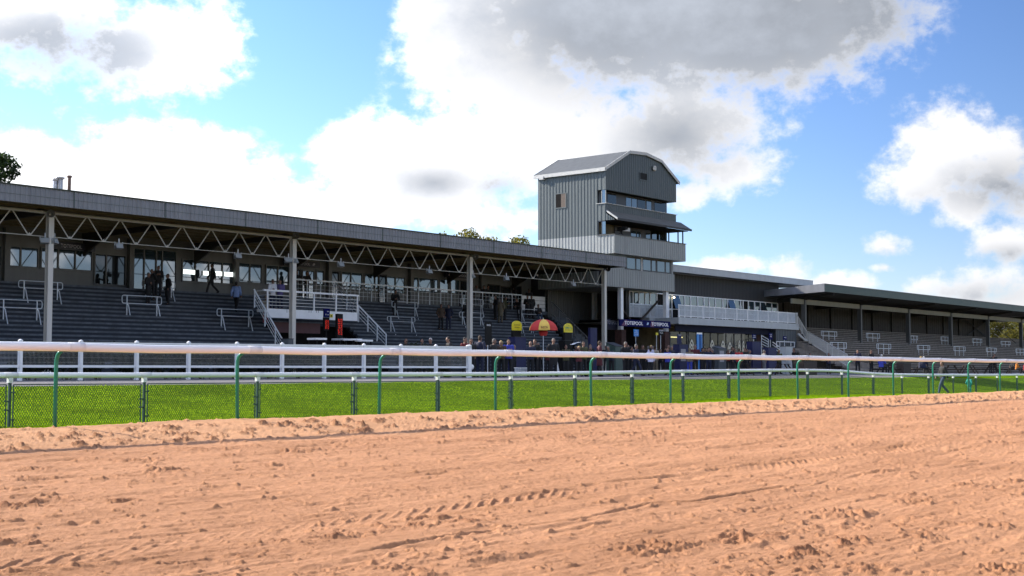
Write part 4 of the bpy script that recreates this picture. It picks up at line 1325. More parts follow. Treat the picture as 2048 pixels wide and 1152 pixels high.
    P('floodlight_bracket', MB().box(X0 - 0.3, a.y - 0.2, a.z - 0.12, X0 - 0.04, a.y + 0.2, a.z + 0.12), 'trim')
    return t
tower()
def tv_camera():
    c = at(1243, 470, 55.6)
    t = thing('tv_camera', 'television camera standing on the tower gallery, pointing at the track', 'camera', (c.x, 55.6, 10.06), -0.25)
    part('camera_body', MB().box(-0.14, -0.3, 0.38, 0.14, 0.35, 0.66).box(-0.1, -0.62, 0.42, 0.1, -0.301, 0.62), K['black'], t)
    part('side_label', MB().box(0.141, -0.2, 0.44, 0.15, 0.3, 0.62).box(0.16, -0.02, 0.36, 0.85, 0.0, 0.62), K['trim'], t)
    part('tripod', MB().bar((0, 0, 0.4), (0, 0, 0.1), 0.08).bar((0, 0, 0.25), (-0.45, 0.1, 0), 0.04).bar((0, 0, 0.25), (0.4, 0.2, 0), 0.04).bar((0, 0, 0.3), (-0.5, 0.3, 0.42), 0.03), K['black'], t)
tv_camera()
# ------------------------------------------------------------------ clubhouse between tower and second stand
def bars(mb, a, b, zt, zb, pitch, w=0.02, posts=None):
    """vertical bar balustrade from a to b (x, y)"""
    a, b = Vector((a[0], a[1])), Vector((b[0], b[1]))
    L = (b - a).length
    n = max(1, round(L / pitch))
    for i in range(n + 1):
        p = a.lerp(b, i / n)
        mb.box(p.x - w / 2, p.y - w / 2, zb, p.x + w / 2, p.y + w / 2, zt)
def clubhouse():
    t = thing('clubhouse', 'two storey clubhouse with white barred balcony and glazed ground floor, right of the tower', 'building', (96, 57, -0.12))
    P = lambda n, m, k, sm=False: part(n, m, K[k] if isinstance(k, str) else k, t, sm, True)
    XR = 107.6
    P('roof', MB().prism([(56.53, 7.94), (56.53, 8.42), (68, 8.7), (68, 8.5), (57.95, 7.98)], 0, 88.95, 113.7), 'roof')
    f = P('fascia', MB().box(88.95, 56.48, 7.90, 113.72, 56.528, 8.43), 'sgrey')
    m = MB()
    for x in np.arange(91.5, 113.5, 3.2):
        m.box(x - 0.01, 56.47, 7.91, x + 0.01, 56.478, 8.42)
    m.box(88.95, 56.455, 8.431, 113.74, 56.53, 8.465)
    q = part('joint', m, K['trim'], f); q.location = (0, 0, 0)
    P('roof_end', MB().box(113.722, 56.5, 7.90, 113.76, 62, 8.43), 'sgrey')
    # upper wall
    m = MB().clad((84.5, 58.0), (109.7, 58.0), 6.2, 7.93, 0.25, 0.03)
    m.box(84.5, 58.01, 4.1, 109.7, 58.3, 7.93)
    P('upper_wall', m, 'bclad')
    P('side_wall', MB().clad((109.7, 58.0), (109.7, 66), -0.3, 7.6, 0.3, 0.03).box(109.5, 58.3, -0.3, 109.69, 66, 7.6), 'bclad')
    # upper windows: white frames, wide and narrow lights
    ys = 57.94
    wx = [1259, 1266, 1278, 1290, 1300, 1313.5, 1327, 1337, 1343.5, 1358.5, 1369, 1381, 1395, 1407.5, 1418, 1430.5, 1445, 1455, 1468, 1481, 1486, 1496.5, 1509, 1520.5, 1530.5, 1543.5, 1555]
    X = [at(x, 600, ys).x for x in wx]
    f = MB().box(X[0], ys - 0.03, 6.13, X[-1], ys + 0.05, 6.2).box(X[0], ys - 0.03, 4.15, X[-1], ys + 0.05, 4.22).box(X[0], ys - 0.029, 4.95, X[-1], ys + 0.02, 5.0)
    for x in X:
        f.box(x - 0.05, ys - 0.032, 4.2, x + 0.05, ys + 0.05, 6.14)
    fr = P('window_frame', f, 'white')
    def add_pane(y0, y1, z0, z1, a, b, nm, mt):
        q = part(nm, MB().quad((a, y0, z0), (b, y0, z0), (b, y1, z1), (a, y1, z1)), mt, fr); q.location = (0, 0, 0)
    for i in range(len(X) - 1):
        a, b = X[i] + 0.05, X[i + 1] - 0.05
        if wx[i] in (1313.5, 1486):
            add_pane(ys + 0.03, ys + 0.03, 4.22, 6.13, a, b, 'open_gap', K['dark'])
        elif wx[i] in (1343.5, 1455, 1520.5):     # lights hung open, tilted
            add_pane(ys - 0.35, ys + 0.01, 5.02, 6.12, a, b, 'open_light', K['glassb'])
            add_pane(ys + 0.03, ys + 0.03, 4.22, 6.13, a, b, 'open_gap', K['dark'])
        else:
            add_pane(ys + 0.02, ys + 0.02, 4.22, 6.13, a, b, 'pane', K['glassb'])
    # slab and balustrade
    sl = at(1299, 632, 57.2)
    P('slab', MB().box(87.4, 55.0, 3.60, XR + 0.1, 57.9, 4.10).box(87.38, 54.97, 3.58, XR + 0.12, 54.999, 4.13), 'sgrey')
    P('slab_return', MB().box(sl.x, 57.2, 3.72, 87.39, 57.9, 4.24), 'sgrey')
    m = MB().box(87.5, 55.03, 5.06, XR, 55.09, 5.12).box(87.5, 55.035, 4.20, XR, 55.085, 4.25)
    bl = P('balustrade', m, 'white')
    m = MB(); bars(m, (87.5, 55.06), (XR, 55.06), 5.06, 4.25, 0.105, 0.035)
    bars(m, (XR, 55.06), (XR, 57.8), 5.06, 4.25, 0.12, 0.035)
    m.box(XR - 0.03, 55.1, 5.06, XR + 0.03, 57.8, 5.12)
    q = part('baluster', m, K['galv'], bl); q.location = (0, 0, 0)
    m = MB()
    for x in np.linspace(87.53, XR - 0.03, 12):
        m.box(x - 0.035, 55.025, 4.13, x + 0.035, 55.095, 5.14)
    q = part('baluster_post', m, K['white'], bl); q.location = (0, 0, 0)
    # return balcony behind the column, left of the slab
    a = at(1259, 606, 57.2); b = at(1331, 606, 57.2)
    m = MB().box(a.x, 57.18, 5.1, b.x, 57.22, 5.16)
    bars(m, (a.x, 57.2), (b.x, 57.2), 5.1, 4.1, 0.12, 0.04)
    P('return_balustrade', m, 'galv')
    # braces under the tower
    for (pa, pb) in (((1245, 620), (1260, 638)), ((1318, 600), (1282, 640))):
        P('brace', MB().bar(at(*pa, 57.0), at(*pb, 57.0), 0.12), 'timber')
    # ground floor
    gy = 56.15
    P('header', MB().box(87.9, 55.6, 3.05, 103.6, 55.7, 3.578), M('dark_navy_header', (0.006, 0.008, 0.026), 0.7, spec=0.2))
    xm = [1340, 1360, 1373.5, 1377, 1393, 1407, 1421, 1436, 1452, 1468, 1483, 1497, 1512]
    X = [at(x, 690, gy).x for x in xm]
    f = MB()
    for x in X:
        f.box(x - 0.05, gy - 0.04, -0.3, x + 0.05, gy + 0.04, 3.05)
    f.box(X[0], gy - 0.038, 2.0, X[-1], gy + 0.03, 2.06).box(X[0], gy - 0.038, -0.3, X[-1], gy + 0.03, 0.02)
    fr = P('glazing_frame', f, 'darkfr')
    q = part('pane', MB().quad((X[0], gy, -0.25), (X[-1], gy, -0.25), (X[-1], gy, 3.05), (X[0], gy, 3.05)), K['clear'], fr); q.location = (0, 0, 0)
    def arch(px, py, w, h, gaps=2):
        c = at(px, py, gy - 0.05)
        s = c.y / (FPX * ray(px, py).y)
        d = MB()
        for k in range(gaps + 1):
            r1 = 1 - k * 0.36; r0 = r1 - 0.2
            vs = []
            n = 9
            for i in range(n + 1):
                u = -1 + 2 * i / n
                e = (1 - abs(u) ** 1.7)
                vs.append((c.x + u * w * r1, c.y, c.z - h * 0.5 + e * h * r1))
                vs.append((c.x + u * w * r0, c.y, c.z - h * 0.5 - h * 0.1 * 0 + e * h * r0))
            d.add(vs, [(2 * i, 2 * i + 1, 2 * i + 3, 2 * i + 2) for i in range(n)])
        q = part('cream_arch', d, K['cream_arch'], fr); q.location = (0, 0, 0)  # flat cream arch shape laid on the glass
    for (px, py) in ((1383.5, 690), (1424.5, 691), (1446, 692), (1460, 695), (1479, 691), (1487, 692), (1494.5, 692)):
        arch(px, py, 0.48 if px < 1470 else 0.26, 0.95)
    P('room', MB().box(80, 60.4, -0.3, 103.6, 60.5, 3.5).box(80, 57.0, 3.5, 103.6, 60.4, 3.56), M('bar_room_wall', (0.10, 0.085, 0.06), 0.8, var=0.5, scale=0.7))
    P('shelf_light', MB().box(at(1339, 674, 58.5).x, 58.45, at(1339, 674, 58.5).z - 0.04, at(1364, 675, 58.5).x, 58.5, at(1339, 674, 58.5).z + 0.04), M('yellow_strip', (0.8, 0.7, 0.3), 0.5, var=0, emit=((1, 0.85, 0.35), 1.2)))
    m = MB().clad((103.6, 55.2), (XR, 55.2), -0.35, 3.575, 0.3, 0.03)
    m.box(103.6, 55.21, -0.35, XR, 57.8, 3.575)
    P('end_block', m, 'bgrey')
    P('dark_recess', MB().box(102.4, 56.3, -0.3, 103.59, 56.4, 3.05), 'brick')
    P('block_rainpipe', MB().tube((103.55, 55.12, -0.3), (103.55, 55.12, 3.9), 0.05), 'bclad')
    # betting entrance below the tower
    P('entrance_pier', MB().box(at(1241, 680, 56).x, 55.9, -0.35, at(1250, 680, 56).x, 56.5, 3.0), 'brick')
    P('entrance_pier', MB().box(at(1328, 680, 56).x, 55.9, -0.35, at(1337, 680, 56).x, 56.5, 3.0), 'brick')
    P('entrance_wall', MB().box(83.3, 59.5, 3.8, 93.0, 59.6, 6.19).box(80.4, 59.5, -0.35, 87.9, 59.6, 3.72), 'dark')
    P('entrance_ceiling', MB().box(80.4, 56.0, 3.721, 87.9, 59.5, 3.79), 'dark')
    return t
clubhouse()
def front_sign():
    a = at(1239.5, 638, 54.8); b = at(1341, 654, 54.8)
    z0, z1 = at(1240, 652, 54.8).z, a.z
    w = b.x - a.x; h = z1 - z0
    t = thing('sign_board', 'large bright navy sign with the word twice across the betting entrance', 'sign', ((a.x + b.x) / 2, 54.8, z0), 0, 'betting sign boards')
    part('board', MB().box(-w / 2, 0, 0, w / 2, 0.12, h), K['navy'], t)
    m = MB().add([(-w * 0.47, -0.004, 0.04), (-w * 0.36, -0.004, 0.04), (-w * 0.36, -0.004, h - 0.04), (-w * 0.40, -0.004, h - 0.04)], [(0, 1, 2, 3)])
    m.add([(w * 0.09, -0.004, 0.04), (w * 0.16, -0.004, 0.04), (w * 0.16, -0.004, h - 0.04), (w * 0.11, -0.004, h - 0.04)], [(0, 1, 2, 3)])
    part('colour_flash', m, K['purple'], t)
    lettering('TOTEPOOL', w * 0.355, K['letter'], t, (-w * 0.235, -0.012, h * 0.5), 0.025, h * 0.52)
    lettering('TOTEPOOL', w * 0.345, K['letter'], t, (w * 0.285, -0.012, h * 0.5), 0.025, h * 0.52)
    m = MB(); s = h * 0.26; bx, bz = w * 0.035, h * 0.5
    outline = [(-1.1, -0.3), (-0.6, 0.15), (-0.3, 0.7), (0.4, 0.9), (0.9, 0.55), (1.25, 0.6), (0.95, 0.2), (0.7, -0.35), (0.1, -0.75), (-0.25, -0.5), (-0.5, -0.75)]
    m.add([(bx + s * u, -0.012, bz + s * v) for u, v in outline], [tuple(range(len(outline)))])
    part('emblem', m, M('pale_blue_emblem', (0.45, 0.6, 0.8), 0.5, var=0), t)
    # the return to the left, its shade put into a darker navy
    a = at(1212, 639, 56.6); b = at(1239, 641, 56.6)
    w = b.x - a.x
    t = thing('sign_board', 'unlit dark sign left of the big navy sign, beside the last roof post', 'sign', ((a.x + b.x) / 2, 56.6, a.z - 0.75), 0, 'betting sign boards')
    part('board', MB().box(-w / 2, 0, 0, w / 2, 0.1, 0.8), M('unlit_navy', (0.006, 0.008, 0.03), 0.5, var=0), t)
    lettering('TOTEPOOL', w * 0.86, K['lettdim'], t, (0, -0.01, 0.55), 0.015, 0.28)
front_sign()

# ------------------------------------------------------------------ second grandstand at the right
SP = [109.4 + 11.95 * i for i in range(6)]
def second_stand():
    t = thing('grandstand', 'second grandstand at the right with cantilever roof and pale concrete terrace', 'grandstand', (130, 55, -0.12))
    P = lambda n, m, k, sm=False: part(n, m, K[k] if isinstance(k, str) else k, t, sm, True)
    XL, XR = 106.9, 182.0
    P('roof', MB().prism([(52.05, 7.60), (62.5, 6.95), (62.5, 6.80), (52.05, 7.45)], 0, XL, XR), 'roof')
    P('fascia', MB().box(XL, 51.98, 6.93, XR, 52.048, 7.60), 'bgreen')
    P('roof_edge', MB().box(XL, 51.93, 7.602, XR, 52.2, 7.66), 'fascia')
    P('verge', MB().prism([(51.98, 7.66), (51.98, 6.92), (53.2, 6.86), (59.6, 6.62), (59.6, 7.16)], 0, XL - 0.06, XL - 0.004), 'fascia')
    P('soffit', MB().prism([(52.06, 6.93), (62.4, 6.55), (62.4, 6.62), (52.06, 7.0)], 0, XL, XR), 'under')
    for x in SP:
        m = MB().prism([(52.3, 6.90), (60.4, 6.45), (60.4, 6.05), (55.2, 6.35), (52.3, 6.78)], 0, x - 0.08, x + 0.08)
        P('rafter', m, 'under')
        P('column', MB().box(x - 0.14, 55.1, -0.3, x + 0.14, 55.5, 6.40), M('grey_column', (0.10, 0.10, 0.095), 0.6, streak=VS) if x == SP[0] else bpy.data.materials['grey_column'])
    for i in range(6):
        x0 = SP[i - 1] + 0.14 if i else 104.7 + 2.3
        P('beam', MB().box(x0, 55.2, 5.99, SP[i] - 0.14, 55.4, 6.44), M('cream_beam', (0.21, 0.20, 0.15), 0.6, streak=VS) if i == 0 else bpy.data.materials['cream_beam'])
    P('beam', MB().box(SP[-1] + 0.14, 55.2, 5.99, XR, 55.4, 6.44), bpy.data.materials['cream_beam'])
    # terrace
    y0, y1, z0, z1 = 46.4, 60.0, -0.32, 4.15
    n = 20
    a, r = MB(), MB()
    for i in range(n):
        y = y0 + (y1 - y0) * i / n
        z = z0 + (z1 - z0) * (i + 1) / n
        a.box(107.75, y, z - 0.07, XR, y + (y1 - y0) / n + 0.03, z)
        r.quad((107.75, y + 0.04, z - 0.30), (XR, y + 0.04, z - 0.30), (XR, y + 0.04, z - 0.06), (107.75, y + 0.04, z - 0.06))
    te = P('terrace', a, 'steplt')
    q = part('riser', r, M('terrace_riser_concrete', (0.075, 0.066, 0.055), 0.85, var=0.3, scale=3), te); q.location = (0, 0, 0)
    P('terrace_flank', MB().prism([(46.4, -0.4), (60, -0.4), (60, 4.1), (46.4, -0.15)], 0, 107.70, 107.745), 'steplt')
    m = MB()
    for i in range(11):
        y = 47.6 + 0.68 * i
        z = -0.30 + 0.2 * (i + 1)
        m.box(105.3, y, z - 0.2, 107.695, y + 0.7, z)
    P('stair', m, 'steplt')
    P('back_wall', MB().box(XL, 60.1, -0.4, 171.0, 60.3, 6.7).clad((XL, 60.09), (171, 60.09), 4.1, 6.6, 0.6, 0.03), M('dark_timber_wall', (0.035, 0.032, 0.029), 0.8, var=0.25))
    for i in range(13):
        x = 109.4 + 5.1 * i
        P('wall_column', MB().box(x - 0.11, 59.9, 4.15, x + 0.11, 60.04, 6.5), 'under')
    a, b = at(1935, 642, 59.8), at(1970, 672, 59.8)
    P('cross_brace', MB().bar((a.x, 59.8, a.z), (b.x, 59.8, b.z), 0.09).bar((a.x, 59.78, b.z), (b.x, 59.78, a.z), 0.09), 'stepd')
    a = at(2000, 640, 63)
    P('end_rail', MB().bar(at(1990, 655, 60), at(2032, 686, 57), 0.06).bar(at(1990, 668, 60), at(2032, 699, 57), 0.05), 'bclad')
    return t
second_stand()
def slope2(px, py):
    d = ray(px, py)
    s = (4.15 + 0.32) / (60.0 - 46.4)
    t = (-0.32 - s * 46.4) / (d.z - s * d.y)
    return d * t
def outer_stair():
    t = thing('stair_railing', 'white barred railing running down from the balcony end to the lower steps', 'railing', (114, 54, 0))
    for (pts, Y, zoff, nm) in ((((1592, 627), (1614, 664)), 55.0, 0.92, 'upper'), (((1617, 664), (1694, 709)), 50.5, 1.05, 'lower')):
        a, b = at(*pts[0], Y if nm == 'upper' else 54.6), at(*pts[1], Y if nm == 'upper' else 47.6)
        m = MB().bar(a, b, 0.06, 0.06)
        m.bar(a - Vector((0, 0, zoff - 0.1)), b - Vector((0, 0, zoff - 0.1)), 0.06, 0.06)
        n = max(8, int((b - a).length / 0.22))
        for i in range(n + 1):
            p = a.lerp(b, i / n)
            m.box(p.x - 0.02, p.y - 0.02, p.z - zoff + 0.1, p.x + 0.02, p.y + 0.02, p.z)
        for f in (0, 0.5, 1):
            p = a.lerp(b, f)
            m.box(p.x - 0.04, p.y - 0.04, p.z - zoff - 0.1, p.x + 0.04, p.y + 0.04, p.z + 0.04)
        part('railing', m, K['trim'], t, False, True)
        if nm == 'upper':
            part('stringer', MB().bar(at(1596, 668, Y), at(1616, 685, Y), 0.1, 0.22), K['trim'], t, False, True)
outer_stair()
def frame3(px0, px1, pyt, pyb, label):
    f = slope2((px0 + px1) / 2, pyb)
    a = at(px0, pyt, f.y); b = at(px1, pyt, f.y)
    w = b.x - a.x
    z = f.z - 0.15; h = at((px0 + px1) / 2, pyt, f.y).z - z
    t = thing('crush_barrier', label, 'crush barrier', (f.x, f.y, z), 0, 'crush barriers on the right hand terrace')
    r = 0.045
    m = MB().bar((-w / 2, 0, h), (w / 2, 0, h), r).bar((-w / 2, 0, h * 0.62), (w / 2, 0, h * 0.62), r).bar((-w / 2, 0, h * 0.62), (-w / 2, 0, h), r).bar((w / 2, 0, h * 0.62), (w / 2, 0, h), r)
    part('barrier_frame', m, K['galv'], t)
    for x in (-w * 0.37, 0, w * 0.37):
        part('leg', MB().bar((x, 0.03, -0.1), (x, 0.03, h), r), K['galv'], t)
for i, a in enumerate([(1643, 1674, 663, 683), (1733, 1759.5, 667, 687), (1821, 1835.5, 672, 689), (1882, 1899, 674, 690), (1945, 1964, 678, 694), (2002, 2021, 683, 696)]):
    frame3(*a, ['upper row barrier nearest the clubhouse on the pale terrace', 'upper row barrier just right of the second grey column on the pale terrace', 'upper row barrier touching the third grey column on the pale terrace', 'upper row barrier touching the fourth grey column on the pale terrace', 'upper row barrier left of the fifth grey column on the pale terrace', 'upper row barrier in front of the opening with the yellow tree'][i])
for i, a in enumerate([(1661, 1693, 685, 711), (1754, 1782, 688, 709), (1835, 1860, 691, 710), (1908, 1931, 693.5, 712), (1973, 1993, 696, 713), (2032, 2050, 698, 714)]):
    frame3(*a, ['lower row barrier beside the foot of the white barred stair', 'lower row barrier above the seated person in bright blue', 'lower row barrier above the pair with the white hat', 'lower row barrier above the man walking in jeans, to his right', 'lower row barrier above the dark pair at the far picnic table', 'lower row barrier at the right edge of the photo'][i])
# small white barriers in front of the grey end block
def white_frame():
    a, b = at(1553, 683, 54.9), at(1589, 692, 54.9)
    z1, z0 = a.z, at(1553, 693, 54.9).z
    t = thing('hand_rail', 'white tube handrail against the blue grey end block', 'handrail', ((a.x + b.x) / 2, 54.9, ground(a.x, 54.9)))
    g = ground(a.x, 54.9)
    m = MB().bar((a.x, 54.9, z1), (b.x, 54.9, z1), 0.06).bar((a.x, 54.9, z0), (b.x, 54.9, z0), 0.06).bar((a.x, 54.9, z0), (a.x, 54.9, z1), 0.06).bar((b.x, 54.9, z0), (b.x, 54.9, z1), 0.06)
    part('rail_loop', m, K['white'], t, False, True)
    for x in (a.x + 0.7, b.x - 0.6):
        part('leg', MB().box(x - 0.03, 54.93, g, x + 0.03, 54.97, z1), K['white'], t, False, True)
    t = thing('hand_rail', 'white sloping multi bar handrails left of the end block', 'handrail', (at(1530, 690, 54.6).x, 54.6, g))
    m = MB()
    for k in range(5):
        m.bar(at(1523, 671 + 5.5 * k, 54.7), at(1537, 679 + 5.2 * k, 54.3), 0.045)
    m.bar(at(1523, 670, 54.7), at(1523, 712, 54.7), 0.05).bar(at(1536.5, 678, 54.3), at(1536.5, 715, 54.3), 0.05)
    part('left_flight', m, K['galv'], t, False, True)
    m = MB()
    for k in range(3):
        m.bar(at(1545, 684 + 5.5 * k, 54.4), at(1564, 697 + 5.2 * k, 53.4), 0.05)
    m.bar(at(1563.5, 696, 53.4), at(1563.5, 718, 53.4), 0.05)
    part('right_flight', m, K['white'], t, False, True)
white_frame()
# ------------------------------------------------------------------ trees and shrubs
leaf_dark = leafy('dark_leaves', (0.022, 0.040, 0.012), (0.03, 0.06, 0.01), 0.3)
leaf_gold = leafy('yellowing_leaves', (0.115, 0.115, 0.020), (0.22, 0.20, 0.03), 0.45)
leaf_olive = leafy('olive_leaves', (0.085, 0.080, 0.016), (0.16, 0.14, 0.02), 0.4)
leaf_shrub = leafy('shrub_leaves', (0.012, 0.019, 0.008), (0.015, 0.026, 0.006), 0.3)
leaf_red = leafy('red_bedding', (0.14, 0.02, 0.02), (0.16, 0.02, 0.02), 0.3)
def leaf_mesh(name, rng, centers, n, size, mat):
    """n small leaf faces spread through clumps: centers = (x, y, z, rx, ry, rz)"""
    c = np.array(centers, dtype=np.float64)
    w = c[:, 3] * c[:, 5]; w = w / w.sum()
    k = rng.choice(len(c), n, p=w)
    v = rng.normal(0, 1, (n, 3)); v /= np.linalg.norm(v, axis=1)[:, None]
    rad = rng.uniform(0.25, 1.0, n) ** 0.5
    p = c[k, :3] + v * rad[:, None] * c[k, 3:6]
    p += rng.normal(0, size * 0.8, (n, 3))
    a = rng.normal(0, 1, (n, 3)); a /= np.linalg.norm(a, axis=1)[:, None]
    b = np.cross(a, rng.normal(0, 1, (n, 3))); b /= np.linalg.norm(b, axis=1)[:, None]
    s = size * rng.uniform(0.6, 1.4, n)[:, None]
    q = np.stack([p - a * s, p + b * s * 0.55, p + a * s, p - b * s * 0.55], 1).reshape(-1, 3)
    return raw_mesh(bpy.data.meshes.new(name), q, np.arange(n * 4).reshape(-1, 4), mat, False)
def tree(label, loc, H, Wd, mat, seed, n=9000, size=0.16, zlow=0.3):
    rng = np.random.default_rng(seed)
    t = thing('tree', label, 'tree', loc)
    m = MB()
    pts = [(0, 0, -0.3), (0.05, 0.02, H * 0.25), (-0.08, 0.05, H * 0.5), (0.05, 0, H * 0.85)]
    m.path(pts, [0.03 * H, 0.024 * H, 0.016 * H, 0.004 * H], 8)
    cs = []
    for i in range(26):
        f = rng.uniform(zlow, 1.0)
        g = rng.uniform(0, 2 * math.pi)
        env = math.sin(math.pi * min(0.97, 0.12 + 0.85 * (1 - f) ** 0.75 + 0.0)) ** 0.7
        r = Wd * 0.5 * env * rng.uniform(0.35, 1.0)
        e = (r * math.cos(g), r * math.sin(g), H * f * 0.93)
        b0 = (0, 0, H * f * 0.93 * rng.uniform(0.55, 0.8))
        if i < 14:
            m.path([b0, ((b0[0] + e[0]) / 2, (b0[1] + e[1]) / 2, (b0[2] + e[2]) / 2 + 0.1), e], [0.009 * H, 0.006 * H, 0.002 * H], 6)
        k = rng.uniform(0.10, 0.2) * Wd
        cs.append((*e, k, k, k * rng.uniform(0.55, 0.95)))
    part('trunk', m, K['bark'], t, True)
    link('crown', leaf_mesh('crown', rng, cs, n, size, mat), t)
    return t
tree('tall dark evergreen tree at the left edge behind the grandstand roof', (47.2, 90.0, -0.4), 17.3, 7.0, leaf_dark, 2, 14000, 0.17)
for i, (px, py, Y, wd, lab) in enumerate([(905, 458, 97, 7.0, 'yellowing tree top at the left of the row behind the stand roof'), (955, 466, 100, 8.0, 'yellowing tree top in the middle of the row behind the stand roof'), (1018, 468, 96, 7.0, 'yellowing tree top nearest the tower behind the stand roof')]):
    p = at(px, py, Y)
    tree(lab, (p.x, Y, -0.4), p.z + 0.9, wd, leaf_gold, 20 + i, 12000, 0.15)
for i, (px, py, Y, wd, lab, mt) in enumerate([(2008, 640, 88, 13, 'olive yellow tree seen through the open end of the second stand', leaf_olive), (2062, 625, 110, 16, 'autumn tree beyond the right end of the second stand', leaf_gold), (1985, 648, 120, 14, 'farther olive tree behind the open end of the second stand', leaf_olive)]):
    p = at(px, py, Y)
    tree(lab, (p.x, Y, -0.4), p.z + 1.2, wd, mt, 40 + i, 12000, 0.2, 0.12)
p = at(1985, 655, 100)
s = MB().prism([(p.x - 9, -0.4), (p.x + 9, -0.4), (p.x + 9, p.z + 0.6), (p.x, p.z + 2.4), (p.x - 9, p.z + 0.6)], 1, 100, 112)
sh = thing('shed', 'pale distant shed glimpsed behind the yellow tree at the right', 'shed', (p.x, 106, -0.4))
part('wall', MB().box(p.x - 9, 100, -0.4, p.x + 9, 112, p.z + 0.5), K['trim'], sh, False, True)
part('roof', MB().prism([(p.x - 9.3, p.z + 0.5), (p.x + 9.3, p.z + 0.5), (p.x, p.z + 2.3)], 1, 99.7, 112.3), K['slate'], sh, False, True)

def shrub(label, x, y, w, d, h, seed, mat, n=900, size=0.055, group='shrubs behind the paddock fence'):
    rng = np.random.default_rng(seed)
    g = ground(x, y)
    t = thing('shrub', label, 'shrub', (x, y, g), 0, group)
    cs = [(rng.uniform(-w / 2, w / 2) * 0.75, rng.uniform(-d / 2, d / 2) * 0.7, h * rng.uniform(0.35, 0.8), w * 0.2, d * 0.35, h * 0.26) for _ in range(9)]
    link('foliage', leaf_mesh('foliage', rng, cs, n, size, mat), t)
    m = MB()
    for c in cs[:5]:
        m.path([(c[0] * 0.2, c[1] * 0.2, -0.05), (c[0] * 0.6, c[1] * 0.6, c[2] * 0.5), c[:3]], [0.02, 0.014, 0.006], 5)
    part('stem', m, K['bark'], t)
hx = [(60, 'first'), (130, 'second'), (200, 'third'), (270, 'fourth'), (340, 'fifth'), (410, 'sixth'), (475, 'seventh'), (540, 'eighth'), (600, 'ninth'), (660, 'tenth')]
for i, (px, o) in enumerate(hx):
    p = at(px, 740, 42.2)
    shrub('dark low shrub behind the white fence mesh, %s from the left' % o, p.x, 42.2, 2.5, 0.9, 1.15 + 0.12 * (i % 3), 60 + i, leaf_shrub, 2600, 0.06)
p = at(838, 690, 42.3)
shrub('tall dark bush showing above the right end of the white fence', p.x, 42.3, 2.5, 1.0, 1.75, 80, leaf_shrub, 2200, 0.06)
p = at(880, 720, 42.2)
shrub('low bush behind the last panel of the white fence', p.x, 42.2, 2.2, 0.8, 1.0, 81, leaf_shrub, 1200)
for i, (px, mt, lb) in enumerate([(672, leaf_red, 'red leaved bedding plant in front of the bookmakers room'), (700, leaf_shrub, 'green bedding plant right of the red leaved one')]):
    p = at(px, 684, 46)
    shrub(lb, p.x, 46, 1.0, 0.6, 1.35, 84 + i, mt, 800, 0.05)
# ------------------------------------------------------------------ people
def loft(mb, rings, n=14):
    """rings: (x, y, z, rx, ry)"""
    vs, fs = [], []
    for (x, y, z, rx, ry) in rings:
        for j in range(n):
            g = 2 * math.pi * j / n
            vs.append((x + rx * math.cos(g), y + ry * math.sin(g), z))
    for i in range(len(rings) - 1):
        for j in range(n):
            fs.append((i * n + j, i * n + (j + 1) % n, (i + 1) * n + (j + 1) % n, (i + 1) * n + j))
    fs.append(tuple(range(n - 1, -1, -1)))
    fs.append(tuple((len(rings) - 1) * n + j for j in range(n)))
    return mb.add(vs, fs)
def limb(mb, pts, rs, n=10):
    """tapering limb with rounded joints"""
    mb.path(pts, rs, n)
    for p, r in zip(pts, rs):
        mb.ell(p, (r, r, r), 8, 6)
def remesh(mb, name, mat, vox, ratio, smooth=4):
    me = mb.mesh(name, mat)
    o = bpy.data.objects.new(name, me); C.objects.link(o)
    m = o.modifiers.new('r', 'REMESH'); m.mode = 'VOXEL'; m.voxel_size = vox
    s = o.modifiers.new('s', 'SMOOTH'); s.factor = 0.5; s.iterations = smooth
    d = o.modifiers.new('d', 'DECIMATE'); d.ratio = ratio
    dg = bpy.context.evaluated_depsgraph_get()
    out = bpy.data.meshes.new_from_object(o.evaluated_get(dg))
    bpy.data.objects.remove(o)
    out.name = name
    out.materials.clear(); out.materials.append(mat)
    out.polygons.foreach_set('use_smooth', [True] * len(out.polygons))
    return out
V = Vector
